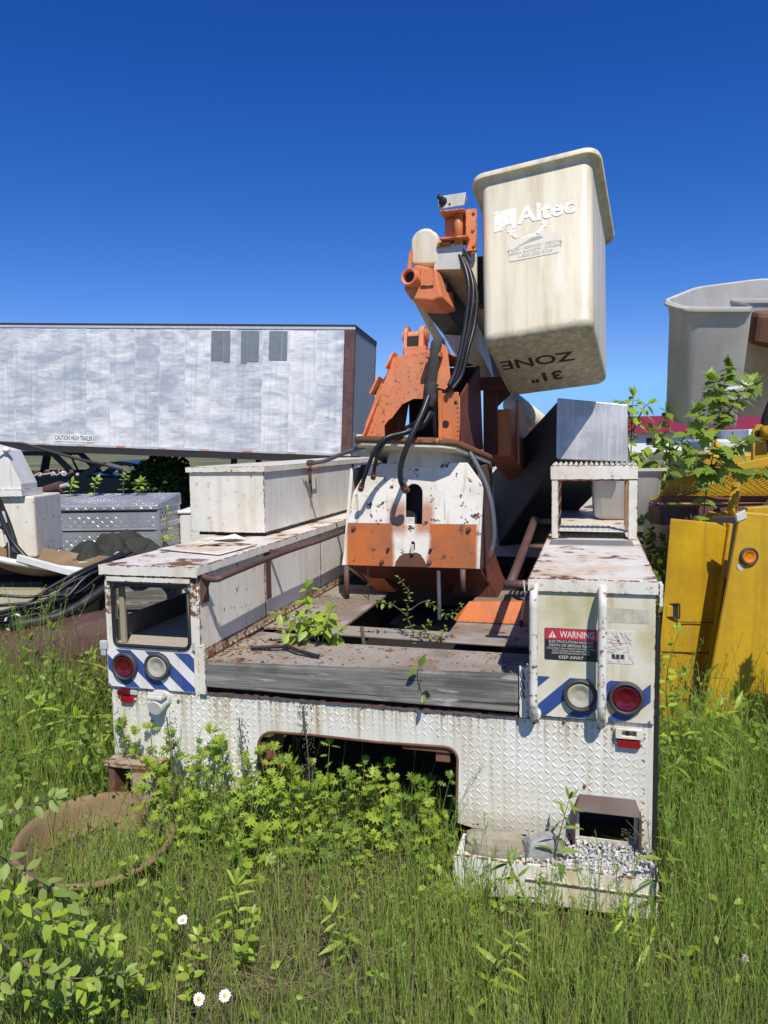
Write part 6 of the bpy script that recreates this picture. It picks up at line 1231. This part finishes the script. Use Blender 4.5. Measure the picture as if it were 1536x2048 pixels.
for pts in ([(-2.03,6.45,0),(-1.98,6.4,.6),(-1.86,6.35,1.0),(-1.84,6.32,1.22)], [(-1.9,6.38,.9),(-1.86,6.3,1.02),(-1.80,6.28,1.0)]): grow(v1, rel(pts, b0), 'ovate', LEAF_Y, .075, .035, .004, TWIG, start=.35)
for i, (x_, z_) in enumerate(((-2.95, 1.30), (-2.72, 1.33), (-2.45, 1.36), (-2.30, 1.30))):
    b0 = (x_, 7.1, 0); v = plant('chest_weed', ('leafy weed tip behind the lift head', 'upright weed spike behind the tread-plate chest', 'spreading weed behind the middle of the tread-plate chest', 'yellowish weed at the far corner of the chest')[i], 'weed', b0, 'weeds behind the chest'); grow(v, [(0, 0, 0), (.02, -.02, .8), (.0, -.05, z_), (.03, -.06, z_ + .14)], 'ovate', LEAF_Y, .085, .05, .006, start=.7, opposite=True)
# ---- vine and lance weeds beside the near corner
for i, (x_, y_, h_, sh) in enumerate(((1.24, 3.22, .92, 'ovate'), (1.32, 3.35, .70, 'ovate'), (1.36, 3.15, .55, 'lance'), (1.45, 3.45, .62, 'lance'), (1.55, 3.35, .50, 'lance'))):
    b0 = (x_, y_, 0); v = plant('corner_weed', ('tallest leafy weed against the near corner of the white truck', 'second leafy weed beside the near corner', 'narrow-leaved weed at the near corner', 'narrow-leaved weed below the yellow door', 'short narrow-leaved weed below the yellow panel')[i], 'weed', b0, 'weeds between the trucks')
    grow(v, [(0, 0, 0), (.02, .02, h_*.4), (-.01, .0, h_*.75), (.03, -.03, h_)], sh, LEAF_G if i % 2 else LEAF_Y, .055 if sh == 'ovate' else .16, .024 if sh == 'ovate' else .045, .004, start=.2, opposite=sh == 'ovate', droop=.25)
# ---- lobed weeds in front of the tail
k_ = 0
spots = [(-.92,3.28,.62),(-.82,3.24,.55),(-.70,3.17,.66),(-.57,3.12,.60),(-.46,3.08,.55),(-.30,3.06,.56),(-.20,3.00,.50),(-.10,2.96,.46),(.02,3.06,.50),(.14,3.0,.46),(-.62,2.94,.46),(-.40,2.92,.42),(-1.22,3.40,.58),(-1.12,3.34,.50),(-1.05,3.30,.60),(-1.30,3.36,.52),(-.98,3.22,.50),(-.88,3.14,.62),(-.74,3.10,.58),(-.66,3.22,.66),(-.60,3.05,.44),(-.50,3.16,.52),(-.42,3.02,.62),(-.34,3.15,.40),(-.25,3.0,.46),(-.16,3.10,.50),(-.05,3.02,.60),(.06,2.98,.36),(-.80,2.92,.40),(-.55,2.86,.34),(-.30,2.86,.30),(-.12,2.82,.28),(-.95,3.02,.44),(-.70,2.98,.36),(.12,3.10,.34),(.22,2.92,.30)]
for x_, y_, h_ in spots:
    h_ *= .82; b0 = (x_, y_, 0); v = plant('lobed_weed', 'yellow-green lobed weed in the clump before the tail notch', 'weed', b0, 'lobed weeds before the tail notch')
    for s_ in range(random.choice((2, 3, 3))):
        a = random.uniform(0, 6.28); rr = random.uniform(.03, .13); hh = h_*random.uniform(.7, 1.0)
        grow(v, [(0, 0, 0), (rr*.5*math.cos(a), rr*.5*math.sin(a), hh*.4), (rr*math.cos(a), rr*math.sin(a), hh)], 'mugwort', LEAF_Y if k_ % 3 else LEAF_G, random.uniform(.055, .085), .026, .004, start=.12, droop=.15, tipn=5)
    k_ += 1
for i, (x_, y_, h_) in enumerate(((-.93, 3.05, .62), (-.64, 3.12, .58), (-.36, 3.10, .64))):
    b0 = (x_, y_, 0); v = plant('dead_seed_stalk', ('grey dead seed stalk nearest the rusty ring', 'grey dead seed stalk between the lobed weeds', 'grey dead seed stalk standing before the dark notch')[i], 'dead weed', b0, 'dead stalks')
    P = smooth_path([(0, 0, 0), (.02, 0, h_*.5), (.0, .02, h_)], 6); MB().tube(P, .003, 5).build('stem', TWIG, v); q = MB()
    for j in range(150):
        t_ = random.uniform(.45, 1); p = Vector((.02*math.sin(t_*3), .02*t_, h_*t_)); d = Vector((random.gauss(0, 1), random.gauss(0, 1), random.gauss(.3, .6))).normalized()*random.uniform(.008, .035); q.add([p + d, p + d + Vector((.004, .002, .006)), p + d + Vector((-.002, .005, .007)), p + d + Vector((0, -.003, .010))], [(0, 1, 2), (0, 2, 3), (0, 3, 1)])
    o = q.build('seed_husks', simple('husk_%d' % i, (.16, .135, .115), .9), v); o['kind'] = 'stuff'
# ---- left bank weeds
bank = [(-1.72,3.85,.80,'ovate'),(-1.98,3.95,.72,'ovate'),(-2.2,4.0,.60,'lance'),(-1.55,3.7,.66,'lance'),(-1.85,3.6,.55,'ovate'),(-1.62,3.45,.52,'lance'),(-2.05,3.55,.48,'ovate'),(-1.45,3.4,.50,'ovate'),(-1.75,3.3,.40,'lance'),(-1.40,3.6,.58,'ovate'),(-2.3,3.75,.52,'ovate'),(-1.9,3.25,.36,'ovate')]
BANKL = ['tallest leafy weed standing before the brown hood', 'leafy weed before the middle of the brown hood', 'narrow-leaved weed at the far end of the weed bank', 'tall narrow-leaved weed beside the white cabinet', 'leafy weed halfway down the weed bank', 'narrow-leaved weed just above the rusty ring', 'leafy weed near the picture edge in the weed bank', 'leafy weed against the tail lamp corner', 'short narrow-leaved weed behind the rusty ring', 'leafy weed close under the cabinet latch', 'leafy weed hard at the picture edge below the hood', 'lowest leafy weed behind the rusty ring']
for i, (x_, y_, h_, sh) in enumerate(bank):
    b0 = (x_, y_, 0); v = plant('bank_weed', BANKL[i], 'weed', b0, 'weeds before the brown hood')
    grow(v, [(0, 0, 0), (random.gauss(0, .03), random.gauss(0, .03), h_*.5), (random.gauss(0, .06), random.gauss(0, .04), h_)], sh, (LEAF_G, LEAF_Y)[i % 2], .075 if sh == 'ovate' else .13, .036, .004, start=.25, opposite=True, droop=.15, tipn=4)
# ---- mid-field small weeds
for i, (x_, y_, h_, sh) in enumerate(((.42,2.42,.34,'lance'),(.30,2.15,.26,'lance'),(.62,2.70,.42,'lance'),(-.15,2.35,.22,'lance'),(.95,2.55,.36,'lance'),(-.55,2.45,.26,'lance'),(1.1,2.9,.45,'lance'),(.80,2.25,.25,'lance'))):
    b0 = (x_, y_, 0); v = plant('field_weed', ('narrow-leaved weed below the flat stone slab', 'low narrow-leaved weed nearest the bottom edge', 'narrow-leaved weed before the white rear step', 'small narrow-leaved weed in the middle of the front grass', 'narrow-leaved weed off the end of the white step', 'small narrow-leaved weed behind the daisies', 'tall narrow-leaved weed at the near corner of the truck', 'narrow-leaved weed near the bottom beneath the step')[i], 'weed', b0, 'slim weeds in the front grass'); grow(v, [(0, 0, 0), (random.gauss(0, .02), 0, h_*.5), (random.gauss(0, .04), -.02, h_)], sh, LEAF_Y if i % 2 else LEAF_G, .085, .028, .0035, start=.2, opposite=True, droop=.1, tipn=4)
b0 = (2.02, 3.22, 0); sx_ = plant('maple_sapling', 'maple sapling at the picture edge shading the yellow panel', 'sapling', b0)
for pts in ([(2.02,3.22,0),(2.01,3.2,.6),(2.0,3.18,1.0),(1.98,3.16,1.35)], [(2.0,3.18,.9),(1.9,3.15,1.05),(1.86,3.14,1.12)], [(2.0,3.18,1.0),(2.1,3.15,1.15),(2.15,3.14,1.2)], [(2.0,3.18,.8),(2.1,3.15,.92),(2.15,3.14,.95)]): grow(sx_, rel(pts, b0), 'maple', LEAF_G, .11, .045, .006, TWIG, droop=.6, tipn=3, start=.45 if pts[0][2] < .1 else .2, opposite=True)
# ---- arching shrub at the near picture corner
b0 = (-1.30, 1.80, 0); sh_ = plant('arching_shrub', 'pale-leaved shrub arching in at the bottom corner of the picture', 'shrub', b0)
for pts in ([(-1.30,1.80,0),(-1.25,1.85,.50),(-1.12,1.9,.74),(-.98,1.9,.80),(-.89,1.92,.83)], [(-1.25,1.82,.45),(-1.10,1.86,.70),(-.98,1.88,.66),(-.88,1.9,.56),(-.82,1.92,.48),(-.79,1.93,.40)], [(-1.25,1.82,.40),(-1.06,1.84,.62),(-.93,1.85,.56),(-.83,1.86,.49),(-.74,1.88,.46)], [(-1.28,1.80,.3),(-1.05,1.80,.52),(-.92,1.80,.44),(-.80,1.82,.37)], [(-1.28,1.8,.15),(-1.10,1.92,.30),(-.98,1.96,.22),(-.86,2.0,.16)], [(-1.2,1.82,.5),(-1.05,1.88,.60),(-.96,1.92,.50),(-.90,1.95,.42)], [(-1.25,1.8,.2),(-1.0,1.9,.36),(-.88,1.94,.30),(-.74,1.96,.30)]):
    grow(sh_, rel(pts, b0), 'ovate', LEAF_P if random.random() < .6 else LEAF_Y, .054, .026, .004, TWIG, droop=.25, start=.25, opposite=True, tipn=4)
for j, base, P in ((0, (-.77, 2.15, 0), [(-.77,2.15,-.01),(-.75,2.15,.15),(-.70,2.15,.31),(-.66,2.15,.39)]), (1, (-.84, 2.2, 0), [(-.84,2.2,-.03),(-.85,2.2,.10),(-.91,2.2,.20)]), (2, (-.60, 2.12, 0), [(-.62,2.12,0),(-.60,2.1,.18),(-.57,2.1,.31)]), (3, (-.98, 2.08, 0), [(-1.0,2.1,0),(-.99,2.1,.08),(-.96,2.09,.14)]), (4, (-.50, 2.3, 0), [(-.50,2.3,0),(-.48,2.28,.12),(-.44,2.27,.26)])):
    v = plant('seedling', ('tall round-leaved seedling rising before the rusty ring', 'short round-leaved seedling under the arching shrub', 'round-leaved seedling just beside the middle daisies', 'lowest seedling in the bottom corner of the picture', 'round-leaved seedling behind the daisies')[j], 'seedling', base, 'seedlings in the front grass'); grow(v, rel(P, base), 'ovate', LEAF_Y, .045, .032, .003, TWIG, droop=.1, start=.3, opposite=True, tipn=3)
# ---- daisies and clover heads
def flower(name, label, p, kind, group):
    v = plant(name, label, 'flower', (p[0], p[1], 0), group); MB().tube(smooth_path([(0, .03, 0), (.01, .015, p[2]*.5), (0, 0, p[2])]), .0018, 5).build('stem', STEM, v)
    ax = Vector((random.gauss(0, .15), -.75, .75)).normalized(); u = ax.orthogonal().normalized(); w_ = ax.cross(u); c0 = Vector((0, 0, p[2]))
    if kind == 'daisy':
        for i in range(14):
            a = 6.28*i/14; d = u*math.cos(a) + w_*math.sin(a); s_ = ax.cross(d); L_ = .017*random.uniform(.85, 1.1); q = MB(); q.add([c0 + d*.004 - s_*.0015, c0 + d*.004 + s_*.0015, c0 + d*L_*.7 + s_*.0033, c0 + d*L_ + s_*.0015 - ax*.002, c0 + d*L_ - s_*.0015 - ax*.002, c0 + d*L_*.7 - s_*.0033], [(0, 1, 2, 3, 4, 5)]); q.build('petal', PETAL, v)
        MB().lathe([(.006, 0), (.0055, .002), (.003, .004), (0, .0045)], c0, ax, 12).build('flower_centre', YOLK, v, smooth=True)
    else:
        q = MB()
        for i in range(40):
            d = Vector((random.gauss(0, 1), random.gauss(0, 1), random.gauss(.3, 1))).normalized(); s_ = d.orthogonal().normalized(); t_ = d.cross(s_); e_ = c0 + d*.012*random.uniform(.8, 1.1); q.add([c0, e_ + s_*.002, e_ + t_*.002, e_ - s_*.002], [(0, 1, 2), (0, 2, 3)])
        q.build('florets', PINK, v)
flower('daisy', 'white daisy standing alone in the grass below the rusty ring', (-.683, 2.323, .21), 'daisy', 'daisies'); flower('daisy', 'first of the two close white daisies, nearer the shrub', (-.544, 1.975, .205), 'daisy', 'daisies'); flower('daisy', 'second of the two close white daisies, farther from the shrub', (-.472, 1.981, .21), 'daisy', 'daisies')
for i, p in enumerate(((1.63, 3.544, .22), (1.335, 3.37, .22), (1.30, 3.38, .21), (1.36, 3.25, .20), (1.37, 3.2, .17), (1.06, 2.12, .19))): flower('clover_head', ('pale pink clover head out beyond the others, under the yellow panel', 'upper of the paired pale clover heads by the black strip', 'lower of the paired pale clover heads by the black strip', 'pale clover head a little under the pair', 'lowest pale clover head by the black strip', 'cream clover head out in the front grass')[i], p, 'clover', 'clover heads')
